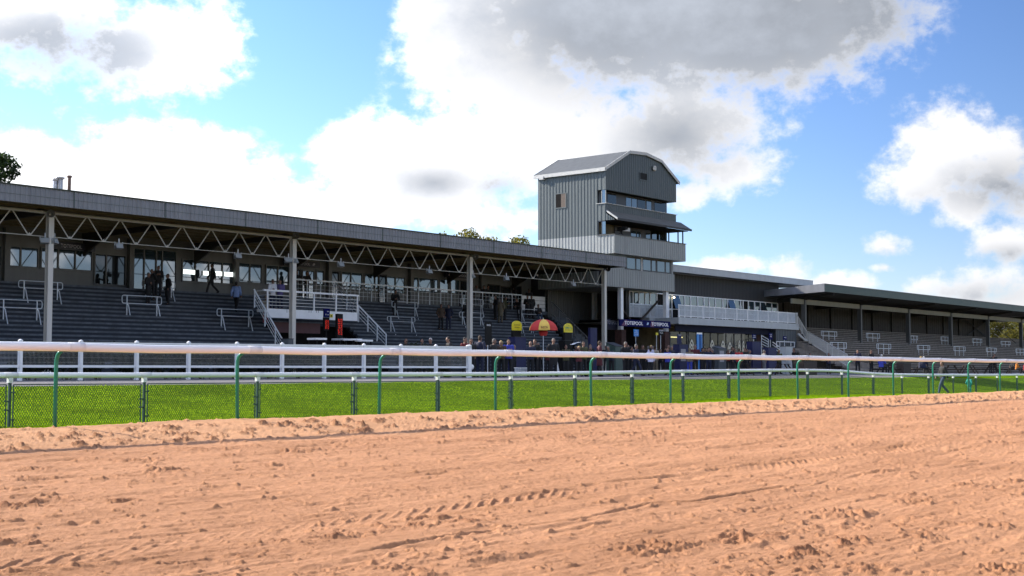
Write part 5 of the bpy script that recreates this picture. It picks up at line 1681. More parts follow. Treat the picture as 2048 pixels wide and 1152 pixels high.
def pose(kind):
    """joints of a 1.75 m figure that faces -Y"""
    J = dict(pel=V((0, 0, 0.95)), che=V((0, 0.0, 1.30)), nek=V((0, 0.015, 1.48)), hea=V((0, -0.02, 1.63)))
    for s, k in ((-1, 'r'), (1, 'l')):
        J['sh' + k] = V((s * 0.185, 0.01, 1.42)); J['el' + k] = V((s * 0.235, 0.03, 1.13)); J['wr' + k] = V((s * 0.225, -0.04, 0.89))
        J['hi' + k] = V((s * 0.09, 0, 0.93)); J['kn' + k] = V((s * 0.105, -0.015, 0.50)); J['an' + k] = V((s * 0.115, 0.025, 0.085))
        J['hd' + k] = V((0, 0, -1)); J['ft' + k] = V((s * 0.25, -1, 0)).normalized()
    def arm(k, el, wr, hd):
        J['el' + k], J['wr' + k], J['hd' + k] = V(el), V(wr), V(hd).normalized()
    if kind == 'folded':
        arm('l', (0.25, 0.02, 1.15), (0.02, -0.20, 1.16), (-1, 0, 0.1)); arm('r', (-0.25, 0.02, 1.15), (-0.03, -0.17, 1.12), (1, 0, 0.1))
    elif kind == 'pockets':
        arm('l', (0.28, 0.07, 1.15), (0.20, -0.04, 0.96), (-0.3, -0.2, -1)); arm('r', (-0.28, 0.07, 1.15), (-0.20, -0.04, 0.96), (0.3, -0.2, -1))
    elif kind == 'reading':
        arm('l', (0.24, -0.02, 1.14), (0.10, -0.27, 1.22), (-0.4, -0.6, 0.3)); arm('r', (-0.24, -0.02, 1.14), (-0.10, -0.27, 1.22), (0.4, -0.6, 0.3))
        J['hea'] = V((0, -0.055, 1.615))
    elif kind == 'phone':
        arm('l', (0.29, -0.10, 1.22), (0.13, -0.09, 1.52), (-0.3, 0.2, 1)); arm('r', (-0.25, 0.02, 1.14), (-0.12, -0.20, 1.05), (1, -0.2, 0))
    elif kind == 'walking':
        J['knl'] = V((0.10, -0.20, 0.53)); J['anl'] = V((0.11, -0.30, 0.11)); J['knr'] = V((-0.10, 0.04, 0.51)); J['anr'] = V((-0.105, 0.36, 0.16))
        J['ftr'] = V((-0.1, -0.7, -0.6)).normalized()
        arm('l', (0.24, 0.13, 1.15), (0.22, 0.16, 0.92), (0, -0.2, -1)); arm('r', (-0.24, -0.05, 1.14), (-0.20, -0.25, 0.98), (0.1, -0.5, -0.8))
    elif kind == 'leaning':
        for k in ('che', 'nek', 'hea', 'shl', 'shr'):
            p = J[k]; h = p.z - 0.95; a = R(32)
            J[k] = V((p.x, p.y * math.cos(a) - h * math.sin(a), 0.95 + h * math.cos(a)))
        J['hea'] += V((0, -0.03, 0.03))
        arm('l', (0.26, -0.38, 1.06), (0.10, -0.58, 1.09), (-1, -0.2, 0)); arm('r', (-0.26, -0.38, 1.06), (-0.10, -0.60, 1.09), (1, -0.2, 0))
    elif kind == 'sitting':
        dz = -0.42
        for k in list(J):
            if k[:2] in ('pe', 'ch', 'ne', 'he', 'sh', 'hi', 'el', 'wr'):
                J[k] = J[k] + V((0, 0, dz))
        for k in ('che', 'nek', 'hea', 'shl', 'shr'):
            J[k] = J[k] + V((0, -0.10 * (J[k].z - 0.53), 0))
        for s, k in ((-1, 'r'), (1, 'l')):
            J['kn' + k] = V((s * 0.12, -0.45, 0.52)); J['an' + k] = V((s * 0.13, -0.42, 0.085))
        arm('l', (0.25, -0.12, 0.75), (0.10, -0.33, 0.70), (-0.6, -0.6, 0)); arm('r', (-0.25, -0.12, 0.75), (-0.10, -0.35, 0.72), (0.6, -0.6, 0))
    elif kind == 'hipshand':
        arm('l', (0.36, 0.09, 1.17), (0.19, -0.03, 1.02), (-0.8, -0.4, -0.3)); arm('r', (-0.25, 0.03, 1.13), (-0.22, -0.09, 0.92), (0, -0.2, -1))
    return J
def hands(mb, J):
    for s, k in ((-1, 'r'), (1, 'l')):
        w, d = J['wr' + k], J['hd' + k]
        side = d.cross(V((0, 1, 0)))
        if side.length < 0.2:
            side = d.cross(V((0, 0, 1)))
        side.normalize()
        nrm_ = side.cross(d).normalized()
        base = w + d * 0.085
        for i, (o, l) in enumerate(((-0.030, 0.065), (-0.010, 0.078), (0.011, 0.072), (0.031, 0.056))):
            p = base + side * o
            c = nrm_ * (0.012 + 0.003 * i)
            mb.path([p, p + d * l * 0.5 + c * 0.5, p + d * l * 0.9 + c * 2.0], [0.0095, 0.0085, 0.006], 6)
        t = w + d * 0.03 - side * 0.036
        mb.path([t, t + d * 0.03 - side * 0.025, t + d * 0.065 - side * 0.028 + nrm_ * 0.01], [0.012, 0.010, 0.007], 6)
def build_pose(kind, coat=False):
    J = pose(kind)
    sp = [J['pel'], J['pel'].lerp(J['che'], 0.5), J['che'], J['nek']]
    def torso(mb, e, zlow):
        rr = [(0.0, 0.165, 0.120), (0.33, 0.150, 0.108), (0.66, 0.168, 0.115), (0.88, 0.175, 0.105), (0.985, 0.10, 0.085), (1.06, 0.062, 0.064)]
        rings = []
        for (f, rx, ry) in rr:
            p = J['pel'].lerp(J['nek'], f) if f <= 1 else J['nek'] + (J['hea'] - J['nek']) * 0.3
            rings.append((p.x, p.y, p.z, rx + e, ry + e))
        if zlow:
            p = J['pel']
            rings = [(p.x, p.y + 0.0, p.z - zlow, 0.172 + e, 0.125 + e)] + rings
        return rings
    # body
    b = MB()
    loft(b, torso(b, 0, 0.07)[:-1] + [(J['nek'].x, J['nek'].y - 0.005, J['nek'].z + 0.0, 0.065, 0.066)])
    h = J['hea']
    b.path([J['nek'] - V((0, 0, 0.06)), J['nek'].lerp(h, 0.5), h], [0.066, 0.058, 0.055], 10)
    b.ell(h + V((0, 0.005, 0.025)), (0.077, 0.094, 0.105), 14, 10)
    b.ell(h + V((0, -0.035, -0.055)), (0.052, 0.055, 0.062), 12, 8)
    b.path([h + V((0, -0.085, 0.025)), h + V((0, -0.113, -0.018)), h + V((0, -0.09, -0.024))], [0.008, 0.014, 0.012], 8)
    for s in (-1, 1):
        b.ell(h + V((s * 0.080, 0.01, 0.0)), (0.014, 0.022, 0.032), 8, 6)
        b.ell(h + V((s * 0.03, -0.082, 0.034)), (0.018, 0.012, 0.008), 8, 6)
    b.ell(h + V((0, -0.082, -0.052)), (0.024, 0.011, 0.009), 8, 6)
    for s, k in ((-1, 'r'), (1, 'l')):
        limb(b, [J['sh' + k], J['sh' + k].lerp(J['el' + k], 0.5), J['el' + k], J['wr' + k]], [0.058, 0.050, 0.040, 0.027])
        w, d = J['wr' + k], J['hd' + k]
        limb(b, [w, w + d * 0.05, w + d * 0.088], [0.027, 0.036, 0.032])
        limb(b, [J['hi' + k], J['hi' + k].lerp(J['kn' + k], 0.5), J['kn' + k], J['kn' + k].lerp(J['an' + k], 0.35), J['an' + k]], [0.088, 0.075, 0.055, 0.052, 0.036])
        limb(b, [J['an' + k], J['an' + k] + J['ft' + k] * 0.13 - V((0, 0, 0.035))], [0.036, 0.035])
    body = remesh(b, 'person', SKIN[0], 0.014, 0.35)
    hb = MB(); hands(hb, J)
    bm = bmesh.new(); bm.from_mesh(body)
    tmp = hb.mesh('tmp', None); bm.from_mesh(tmp); bm.to_mesh(body); bm.free()
    bpy.data.meshes.remove(tmp)
    body.polygons.foreach_set('use_smooth', [True] * len(body.polygons))
    # jacket or shirt, and the long coat
    def upper(e, low):
        c = MB()
        rg = torso(c, e, low)[:-1]
        if kind == 'sitting':
            rg = [(p[0], p[1], max(p[2], 0.47), p[3], p[4]) for p in rg]
        loft(c, rg + [(J['nek'].x, J['nek'].y - 0.004, J['nek'].z + 0.012, 0.072 + e * 0.5, 0.072 + e * 0.5)])
        for s, k in ((-1, 'r'), (1, 'l')):
            limb(c, [J['sh' + k], J['sh' + k].lerp(J['el' + k], 0.5), J['el' + k], J['wr' + k] - J['hd' + k] * 0.012], [0.066 + e, 0.058 + e, 0.050 + e, 0.038 + e * 0.6])
        return remesh(c, 'jacket', CLOTH, 0.017, 0.3)
    jac = upper(0.018, 0.10)
    coat_me = upper(0.026, 0.42) if kind not in ('sitting', 'walking') else jac
    c = MB()
    p = J['pel']
    loft(c, [(p.x, p.y, p.z - 0.10, 0.165, 0.125), (p.x, p.y, p.z, 0.176, 0.130), (p.x, p.y, p.z + 0.08, 0.165, 0.120)])
    for s, k in ((-1, 'r'), (1, 'l')):
        limb(c, [J['hi' + k], J['hi' + k].lerp(J['kn' + k], 0.5), J['kn' + k], J['kn' + k].lerp(J['an' + k], 0.5), J['an' + k] + V((0, 0, 0.0))], [0.098, 0.088, 0.070, 0.066, 0.060])
    tro = remesh(c, 'trousers', CLOTH, 0.017, 0.3)
    s_ = MB()
    for s, k in ((-1, 'r'), (1, 'l')):
        a, d = J['an' + k], J['ft' + k]
        s_.path([a + V((0, 0, -0.02)) - d * 0.06, a + d * 0.0 - V((0, 0, 0.035)), a + d * 0.11 - V((0, 0, 0.045)), a + d * 0.19 - V((0, 0, 0.05))], [0.04, 0.050, 0.044, 0.028], 10)
    sho = s_.mesh('shoes', K['black'], True)
    hr = MB()
    hr.ell(h + V((0, 0.018, 0.045)), (0.084, 0.096, 0.098), 14, 9)
    hr.ell(h + V((0, 0.045, -0.01)), (0.072, 0.068, 0.085), 12, 8)
    hair = remesh(hr, 'hair', CLOTH, 0.016, 0.4, 2)
    return dict(body=body, jacket=jac, coat=coat_me, trousers=tro, shoes=sho, hair=hair, J=J)
SKIN = [M('skin_fair', (0.22, 0.120, 0.085), 0.55, var=0.06), M('skin_tanned', (0.20, 0.10, 0.065), 0.55, var=0.06)]
CLOTH = M('plain_cloth', (0.1, 0.1, 0.1), 0.8, var=0.1)
_cl = {}
CCOL = dict(black=(0.010, 0.010, 0.012), navy=(0.012, 0.016, 0.042), charcoal=(0.016, 0.016, 0.019), maroon=(0.085, 0.014, 0.02), red=(0.34, 0.015, 0.018), darkred=(0.12, 0.012, 0.014),
            white=(0.74, 0.75, 0.80), paleblue=(0.24, 0.34, 0.62), blue=(0.035, 0.05, 0.35), purple=(0.14, 0.11, 0.28), beige=(0.33, 0.29, 0.22), khaki=(0.15, 0.125, 0.085),
            olive=(0.055, 0.055, 0.022), brown=(0.06, 0.035, 0.02), jeans=(0.045, 0.075, 0.13), grey=(0.16, 0.16, 0.165), teal=(0.01, 0.21, 0.17), orange=(0.50, 0.17, 0.02),
            crimson=(0.28, 0.03, 0.04), lilac=(0.58, 0.58, 0.74), fair=(0.42, 0.30, 0.13), hgrey=(0.13, 0.125, 0.12), hwhite=(0.45, 0.43, 0.41), hbrown=(0.05, 0.03, 0.018), hblack=(0.012, 0.010, 0.010), pink=(0.42, 0.18, 0.18))
def cloth(c):
    if c not in _cl:
        _cl[c] = M(('hair_' if c[0] == 'h' else 'cloth_') + c, CCOL[c], 0.8, var=0.15, scale=6)
    return _cl[c]
POSES = {}
def person(label, x, y, z, face, kind, top, legs, hair='hbrown', h=1.75, coat=False, skin=0, group=None):
    """face: direction the front points to, in degrees from +X"""
    if kind not in POSES:
        POSES[kind] = build_pose(kind)
    P = POSES[kind]
    o = link('person', P['body'])
    tag(o, label, 'person', group)
    o.location = (x, y, z)
    o.rotation_euler = (0, 0, R(face + 90))
    s = h / 1.75
    o.scale = (s, s, s)
    def sub(n, me, m):
        c = link(n, me, o)
        if len(me.materials) and m is not None:
            c.material_slots[0].link = 'OBJECT'
            c.material_slots[0].material = m
    o.material_slots[0].link = 'OBJECT'; o.material_slots[0].material = SKIN[skin]
    sub('coat' if coat else 'jacket', P['coat'] if coat else P['jacket'], cloth(top))
    sub('trousers', P['trousers'], cloth(legs))
    sub('shoes', P['shoes'], None)
    if hair != 'bald':
        sub('hair', P['hair'], cloth(hair))
    return o
CAMF = lambda x, y: math.degrees(math.atan2(-y, -x))
def on_apron(label, px, pyhead, kind, top, legs, hair='hbrown', turn=None, h=1.75, seat=0.0, Y=None, **kw):
    """head top at (px, pyhead); standing height gives the distance"""
    hh = h * (1.33 / 1.75 if kind == 'sitting' else 1.0)
    if Y is None:
        best = None
        for y in np.arange(41.8, 55.2, 0.1):
            p = at(px, pyhead, y)
            e = abs(p.z - hh - ground(p.x, y))
            if best is None or e < best[0]:
                best = (e, y)
        Y = best[1]
    p = at(px, pyhead, Y)
    g = ground(p.x, Y)
    hs = h * (p.z - g - seat) / hh
    hs = min(max(hs, h * 0.86), h * 1.1)
    f = CAMF(p.x, Y) + (turn if turn is not None else 0)
    return person(label, p.x, Y, g + seat, f, kind, top, legs, hair, hs, **kw)
def on_steps(label, px, pyfoot, kind, top, legs, hair='hbrown', turn=0, h=1.74, sink=0.0, **kw):
    p = on_terrace(px, pyfoot)
    z = step_z(p.y)
    q = at(px, pyfoot, p.y)
    return person(label, q.x, p.y, z - sink, CAMF(q.x, p.y) + turn, kind, top, legs, hair, h, **kw)
def on_landing(label, px, kind, top, legs, hair='hbrown', turn=0, h=1.74, Y=62.8, **kw):
    p = at(px, 580, Y)
    return person(label, p.x, Y, TZ1, CAMF(p.x, Y) + turn, kind, top, legs, hair, h, **kw)
GS, GA, GR = 'spectators on the terrace', 'racegoers on the apron', 'racegoers in front of the second stand'
# on the terrace
on_steps('person in dark coat at the left of the group of four, facing the others', 296, 611, 'folded', 'black', 'black', 'hgrey', 60, coat=True, group=GS)
on_steps('person with hand to face, second from the left in the group of four', 303, 603, 'phone', 'charcoal', 'black', 'hgrey', -20, group=GS)
on_steps('person holding a pale paper in the middle of the group of four', 316, 602, 'reading', 'black', 'charcoal', 'hbrown', 0, group=GS)
on_steps('person in black seen from the side at the right of the group of four', 335, 612, 'pockets', 'black', 'black', 'hbrown', -70, coat=True, group=GS)
on_steps('person in pale blue shirt and dark trousers climbing the steps', 472, 630, 'walking', 'paleblue', 'black', 'hblack', 160, group=GS)
on_steps('person in beige top and crimson trousers on the left stair', 531, 654, 'hipshand', 'beige', 'crimson', 'fair', 10, 1.62, group=GS)
on_steps('person in black leaning on the barrier right of the balcony', 789, 632, 'leaning', 'black', 'black', 'hblack', 10, group=GS)
on_steps('person in brown jacket and dark trousers, left of the pair on the steps', 882, 664, 'pockets', 'brown', 'black', 'hbrown', 20, group=GS)
on_steps('person in open navy jacket over a blue shirt, right of the pair on the steps', 897, 666, 'pockets', 'navy', 'navy', 'hbrown', -10, group=GS)
on_steps('person in black behind the third roof post beside a barrier', 929, 650, 'leaning', 'black', 'black', 'hbrown', 30, group=GS)
on_steps('person in long dark coat, left of the three talking above the yellow board', 991, 645, 'folded', 'black', 'black', 'hbrown', -60, coat=True, group=GS)
on_steps('person in long khaki coat, middle of the three talking above the yellow board', 1001, 650, 'pockets', 'khaki', 'khaki', 'hgrey', 170, coat=True, group=GS)
on_steps('person with forearm raised, right of the three talking above the yellow board', 1010, 646, 'reading', 'olive', 'black', 'hgrey', 70, group=GS)
on_steps('person in black leaning at the left end of the barrier above the yellow board', 1039, 644, 'leaning', 'black', 'black', 'hblack', -30, group=GS)
on_steps('person in black, left of two close together behind the barrier above the parasol', 1055, 640, 'folded', 'black', 'black', 'hblack', 0, coat=True, group=GS)
on_steps('person in black, right of two close together behind the barrier above the parasol', 1063, 641, 'pockets', 'black', 'black', 'hbrown', 20, coat=True, group=GS)
on_steps('person sitting with an open paper at the right end of the barrier above the parasol', 1076, 645, 'sitting', 'charcoal', 'jeans', 'hblack', 20, group=GS)
# landing and balcony
on_landing('person striding left along the landing past the lit room', 424, 'walking', 'black', 'black', 'hblack', -85, 1.8, 62.7, group=GS)
on_landing('person in black standing left behind the railing by the balcony doors', 593, 'folded', 'black', 'black', 'hblack', 0, 1.78, group=GS)
on_landing('person in black standing right behind the railing by the balcony doors', 613, 'phone', 'black', 'black', 'hbrown', 40, 1.76, group=GS)
on_landing('person in pale grey top on the landing right of the third post', 953, 'pockets', 'grey', 'grey', 'hgrey', 10, group=GS)
on_landing('person in black by the third doorway on the landing, left of two', 968, 'folded', 'black', 'black', 'hblack', 0, group=GS)
on_landing('person in black by the third doorway on the landing, right of two', 976, 'pockets', 'black', 'black', 'hbrown', 40, group=GS)
on_landing('person with dark hair behind the left half of the white landing panels', 1058, 'pockets', 'black', 'black', 'hblack', 0, group=GS)
on_landing('person with fair hair behind the right half of the white landing panels', 1087, 'folded', 'grey', 'black', 'fair', 0, 1.66, group=GS)
for (px, top, hr, fc, lab) in ((545, 'white', 'hblack', 30, 'person with dark hair in a white top at the left of the balcony'), (560, 'purple', 'hbrown', -20, 'person in purple shirt behind the balcony rail, left of the post')):
    p = at(px, 600, 57.7)
    person(lab, p.x, 57.7, 3.42, CAMF(p.x, 57.7) + fc, 'folded', top, 'navy', hr, 1.72, group=GS)
# apron, left to right
on_apron('person with brown hair left of the tall dark bush', 812, 664, 'folded', 'charcoal', 'black', 'hbrown', 10, Y=47.5, group=GA)
on_apron('person in black directly behind the tall dark bush', 844, 668, 'pockets', 'black', 'black', 'hblack', 0, Y=46.5, group=GA)
on_apron('person with white hair right of the tall dark bush', 861, 671, 'pockets', 'black', 'black', 'hwhite', -20, Y=45.0, group=GA)
on_apron('person in black coat standing alone right of the tall dark bush', 897, 660, 'pockets', 'black', 'black', 'hblack', -70, coat=True, group=GA)
on_apron('person in dark red jacket left of the base of the third post', 930, 664, 'folded', 'darkred', 'black', 'hblack', 50, group=GA)
on_apron('person in black between the dark red jacket and the tall navy suit', 942, 667, 'pockets', 'black', 'black', 'hblack', 20, 1.7, group=GA)
on_apron('tall person in navy suit seen from behind, left of the tall dark board', 960, 660, 'pockets', 'navy', 'navy', 'hbrown', 150, 1.84, group=GA)
on_apron('person with grey hair in dark coat just right of the tall dark board', 988, 674, 'folded', 'charcoal', 'black', 'hgrey', 60, 1.72, group=GA)
on_apron('person in brown jacket sitting between the grey haired person and the reader', 1003, 681, 'reading', 'brown', 'black', 'fair', -30, 1.66, group=GA)
on_apron('person reading in a pale blue shirt and dark waistcoat by the blue canvas', 1017, 666, 'reading', 'blue', 'black', 'hbrown', 10, 1.72, group=GA)
on_apron('bald person in navy seen from behind right of the blue canvas', 1061, 683, 'folded', 'navy', 'black', 'bald', 170, 1.66, group=GA)
on_apron('person in dark jacket behind the bald person near the parasol', 1070, 671, 'pockets', 'black', 'black', 'hbrown', -30, group=GA)
on_apron('big person in black under the right edge of the parasol', 1107, 666, 'folded', 'black', 'black', 'hgrey', 20, 1.82, coat=True, group=GA)
on_apron('person with pink face low in front of the lectern sheet right of the parasol', 1158, 692, 'reading', 'maroon', 'black', 'fair', -10, 1.55, group=GA)
on_apron('person in olive jacket right of the second yellow board', 1167, 679, 'folded', 'olive', 'black', 'hbrown', 30, 1.7, group=GA)
on_apron('person in maroon coat at the foot of the last roof post', 1199, 675, 'pockets', 'maroon', 'black', 'hbrown', 100, coat=True, group=GA)
on_apron('person in black behind the dark green cabinet', 1251, 684, 'pockets', 'black', 'black', 'hgrey', 40, group=GA)
on_apron('grey haired person in navy suit and white collar walking below the blue notice', 1272, 689, 'walking', 'navy', 'navy', 'hgrey', 60, Y=41.2, group=GA)
on_apron('person in navy at the left of the queue in the betting entrance', 1296, 676, 'folded', 'navy', 'black', 'hgrey', 170, Y=52.5, group=GA)
on_apron('person with grey hair at the back of the queue in the betting entrance', 1306, 675, 'pockets', 'charcoal', 'black', 'hgrey', 160, Y=53.5, group=GA)
on_apron('person in lilac white shirt in the queue, hands together', 1302, 686, 'folded', 'lilac', 'charcoal', 'fair', 50, Y=48.0, group=GA)
on_apron('person in beige jacket at the right of the queue', 1310, 682, 'pockets', 'beige', 'khaki', 'hbrown', 150, Y=50.0, group=GA)
on_apron('person in bright white shirt seen from behind, standing nearest the lawn', 1301, 696, 'hipshand', 'lilac', 'black', 'hblack', 175, Y=43.6, group=GA)
on_apron('bald person in blue shirt right of the white shirt', 1335, 697, 'folded', 'blue', 'black', 'bald', -20, Y=44.2, group=GA)
on_apron('bald person farther back above the blue shirt, in black', 1337, 688, 'pockets', 'black', 'black', 'bald', 20, Y=47.0, group=GA)
on_apron('person in maroon jacket left of the first blue bookmaker stand', 1348, 682, 'folded', 'maroon', 'black', 'hbrown', 10, Y=52.0, group=GA)
on_apron('person in khaki jacket with cap in front of the first cream window arch', 1379, 696, 'pockets', 'khaki', 'blue', 'khaki', 160, Y=45.0, group=GA)
on_apron('person in black behind the one in blue, right of the tall blue banner', 1420, 686, 'pockets', 'black', 'black', 'hblack', 0, Y=49.0, group=GA)
on_apron('person in blue anorak right of the tall blue banner', 1417, 696, 'folded', 'navy', 'navy', 'brown', 10, Y=44.5, group=GA)
on_apron('person in black right of the slate blue stand', 1464, 692, 'folded', 'black', 'black', 'hbrown', 80, Y=47.0, group=GA)
on_apron('person in bright red coat seen from behind before the glazing', 1478, 697, 'pockets', 'red', 'black', 'hbrown', 165, Y=44.6, group=GA)
on_apron('person with grey hair and pale scarf beside the dark blue cabinet', 1528, 700, 'pockets', 'grey', 'grey', 'hgrey', 120, Y=44.8, group=GA)
on_apron('person with fair hair behind the blue canvas at the end block', 1539, 689, 'pockets', 'navy', 'black', 'fair', 0, Y=51.0, group=GA)
on_apron('person in olive with yellow scarf in front of the sloping handrails', 1558, 700, 'folded', 'olive', 'black', 'fair', 30, Y=46.0, group=GA)
on_apron('person in black right of the grey bin at the end block', 1588, 697, 'pockets', 'black', 'black', 'hbrown', -60, Y=46.0, group=GA)
# right hand part
on_apron('person with hand at the ear sitting near the foot of the white stair railing', 1657, 706, 'phone', 'navy', 'black', 'hbrown', 0, Y=44.2, group=GR)
on_apron('person in navy anorak standing left of two on the lower steps', 1715, 698, 'pockets', 'navy', 'black', 'hblack', 10, Y=44.6, group=GR)
on_apron('person in dark jacket standing right of two on the lower steps', 1742, 699, 'hipshand', 'black', 'black', 'hbrown', 50, Y=44.6, group=GR)
on_apron('white haired person in bright blue top sitting with back to the track', 1762, 709, 'sitting', 'blue', 'black', 'hwhite', 150, seat=0.06, Y=38.6, group=GR)
on_apron('person in black sitting opposite the one in bright blue', 1783, 719, 'sitting', 'black', 'black', 'hbrown', -20, seat=0.0, Y=40.3, group=GR)
on_apron('person with fair hair sitting left of the white hat', 1840, 713, 'sitting', 'navy', 'black', 'fair', 100, seat=0.04, Y=39.6, group=GR)
on_apron('person sitting in a white hat at the picnic table', 1847, 713, 'sitting', 'navy', 'black', 'hwhite', 160, seat=0.04, Y=38.8, group=GR)
p = at(1885, 740, 27.4)
person('person in black top and blue jeans walking on the lawn behind the second rail', p.x, 27.4, ground(p.x, 27.4) - 0.02, CAMF(p.x, 27.4) - 60, 'walking', 'black', 'jeans', 'hblack', 1.84, group=GR)
p = at(1938, 740, 24.8)
person('child in teal coat on the lawn between the two rails', p.x, 24.8, ground(p.x, 24.8), CAMF(p.x, 24.8) + 150, 'pockets', 'teal', 'teal', 'teal', 1.0, group=GR)
on_apron('person in black, left of the dark pair standing at the far picnic table', 1981, 709, 'leaning', 'black', 'black', 'hblack', 40, Y=43.0, group=GR)
on_apron('person in black, right of the dark pair standing at the far picnic table', 1989, 708, 'folded', 'black', 'black', 'hbrown', -30, Y=43.6, group=GR)
on_apron('person with fair hair in orange sitting at the last picnic table', 2033, 727, 'sitting', 'orange', 'black', 'hwhite', 70, Y=38.5, group=GR)
on_apron('person in black with blond hair left of the one in orange', 2025, 729, 'sitting', 'black', 'black', 'fair', -40, Y=38.9, group=GR)
on_apron('person in red top cut by the right edge of the photo', 2049, 740, 'sitting', 'red', 'black', 'hbrown', 60, 1.5, Y=36.9, group=GR)

# the rest of the dark crowd on the apron
MORE = [(952, 671, 'black', 'hbrown', 'pockets', 50, 'person in black behind the tall navy suit, half hidden by it'), (975, 676, 'charcoal', 'hblack', 'folded', -40, 'person in charcoal directly behind the tall dark board'),
        (1028, 690, 'black', 'hgrey', 'folded', 60, 'person in black low before the left part of the blue canvas'), (1040, 679, 'navy', 'hbrown', 'pockets', 150, 'person in navy just behind the right part of the blue canvas'),
        (1082, 690, 'black', 'hblack', 'reading', -20, 'person in black at the foot of the parasol pole'), (1095, 684, 'maroon', 'hgrey', 'folded', 30, 'person in maroon right of the parasol pole'),
        (1117, 680, 'black', 'hbrown', 'pockets', -50, 'person in black between the big person and the second yellow board'), (1132, 690, 'olive', 'hbrown', 'folded', 0, 'person in olive in front of the dark navy bookmaker stand'),
        (1148, 678, 'black', 'hgrey', 'pockets', 20, 'person in black left of the open white paper'), (1180, 686, 'black', 'hblack', 'reading', 10, 'person in black reading at the foot of the stand stairs'),
        (1190, 690, 'brown', 'hbrown', 'folded', 70, 'person in brown jacket before the royal blue stand at the stairs'), (1212, 682, 'black', 'hbrown', 'pockets', 20, 'person in black right of the last roof post'),
        (1223, 690, 'navy', 'hgrey', 'folded', -30, 'person in navy left of the dark green cabinet'), (1262, 692, 'charcoal', 'hblack', 'pockets', 100, 'person in charcoal right of the dark green cabinet'),
        (1285, 686, 'black', 'hbrown', 'folded', 40, 'person in black between the walking suit and the queue'), (1321, 690, 'black', 'hgrey', 'pockets', -20, 'person in black between the white shirt and the bald person in blue'),
        (1366, 694, 'black', 'hbrown', 'folded', 30, 'person in black in front of the stand with the pale panel'), (1390, 690, 'maroon', 'hgrey', 'pockets', 0, 'person in maroon left of the tall blue banner'),
        (1404, 694, 'black', 'hblack', 'reading', 60, 'person in black reading right beside the tall blue banner'), (1430, 693, 'brown', 'hgrey', 'pockets', -60, 'person in brown between the blue anorak and the slate blue stand'),
        (1445, 699, 'black', 'hbrown', 'folded', 120, 'person in black low before the slate blue stand'), (1457, 699, 'darkred', 'hblack', 'pockets', 20, 'person in dark red left of the bright red coat'),
        (1490, 696, 'black', 'hbrown', 'folded', -30, 'person in black right of the bright red coat'), (1499, 700, 'charcoal', 'hgrey', 'pockets', 80, 'person in charcoal left of the tall royal blue stand'),
        (1515, 701, 'navy', 'hbrown', 'folded', 10, 'person in navy in front of the tall royal blue stand'), (1547, 703, 'black', 'hgrey', 'pockets', 40, 'person in black before the lower royal blue stand'),
        (1577, 704, 'brown', 'hbrown', 'folded', -10, 'person in brown in front of the pale grey bin'), (1620, 706, 'black', 'hblack', 'pockets', 20, 'person in black above the dark brown box bin')]
MORE += [(1064, 690, 'black', 'hblack', 'folded', 90, 'person in black close before the bald person in navy, left of the parasol pole'), (1076, 680, 'charcoal', 'hgrey', 'pockets', 10, 'person in charcoal directly behind the parasol pole'),
         (1124, 684, 'navy', 'hbrown', 'folded', 60, 'person in navy just left of the second yellow arched board'), (1160, 683, 'black', 'hbrown', 'pockets', -40, 'person in black close behind the open white paper'),
         (1174, 690, 'charcoal', 'hgrey', 'folded', 30, 'person in charcoal right of the olive jacket by the stairs'), (1236, 688, 'black', 'hbrown', 'pockets', 150, 'person in black at the left edge of the dark green cabinet'),
         (1256, 690, 'navy', 'hblack', 'folded', 20, 'person in navy at the right edge of the dark green cabinet'), (1290, 692, 'charcoal', 'hbrown', 'pockets', -60, 'person in charcoal close left of the bright white shirt'),
         (1329, 688, 'black', 'hblack', 'folded', 10, 'person in black left of the two bald people'), (1343, 692, 'navy', 'hgrey', 'pockets', 40, 'person in navy close right of the two bald people'),
         (1353, 690, 'black', 'hbrown', 'folded', -20, 'person in black under the navy upright sign'), (1372, 690, 'charcoal', 'hgrey', 'pockets', 70, 'person in charcoal left of the khaki jacket with cap'),
         (1385, 696, 'black', 'hblack', 'folded', 0, 'person in black right of the khaki jacket with cap'), (1411, 690, 'charcoal', 'hbrown', 'pockets', 30, 'person in charcoal behind the blue anorak, right of the banner'),
         (1425, 698, 'black', 'hgrey', 'folded', -50, 'person in black close right of the blue anorak'), (1470, 692, 'navy', 'hbrown', 'pockets', 20, 'person in navy close left of the bright red coat'),
         (1484, 692, 'black', 'hblack', 'folded', 50, 'person in black directly behind the bright red coat'), (1533, 697, 'charcoal', 'hbrown', 'pockets', 0, 'person in charcoal between the two royal blue stands')]
for i, (px, py, top, hr, ps, tn, lab) in enumerate(MORE):
    ps = ps if i % 4 else 'leaning'
    on_apron(lab, px, py, ps, top, 'black', hr, tn, 1.58 + 0.06 * (i * 7 % 5), Y=(51.5, 45.0, 48.5, 53.0, 46.5)[i * 3 % 5], group=GA)
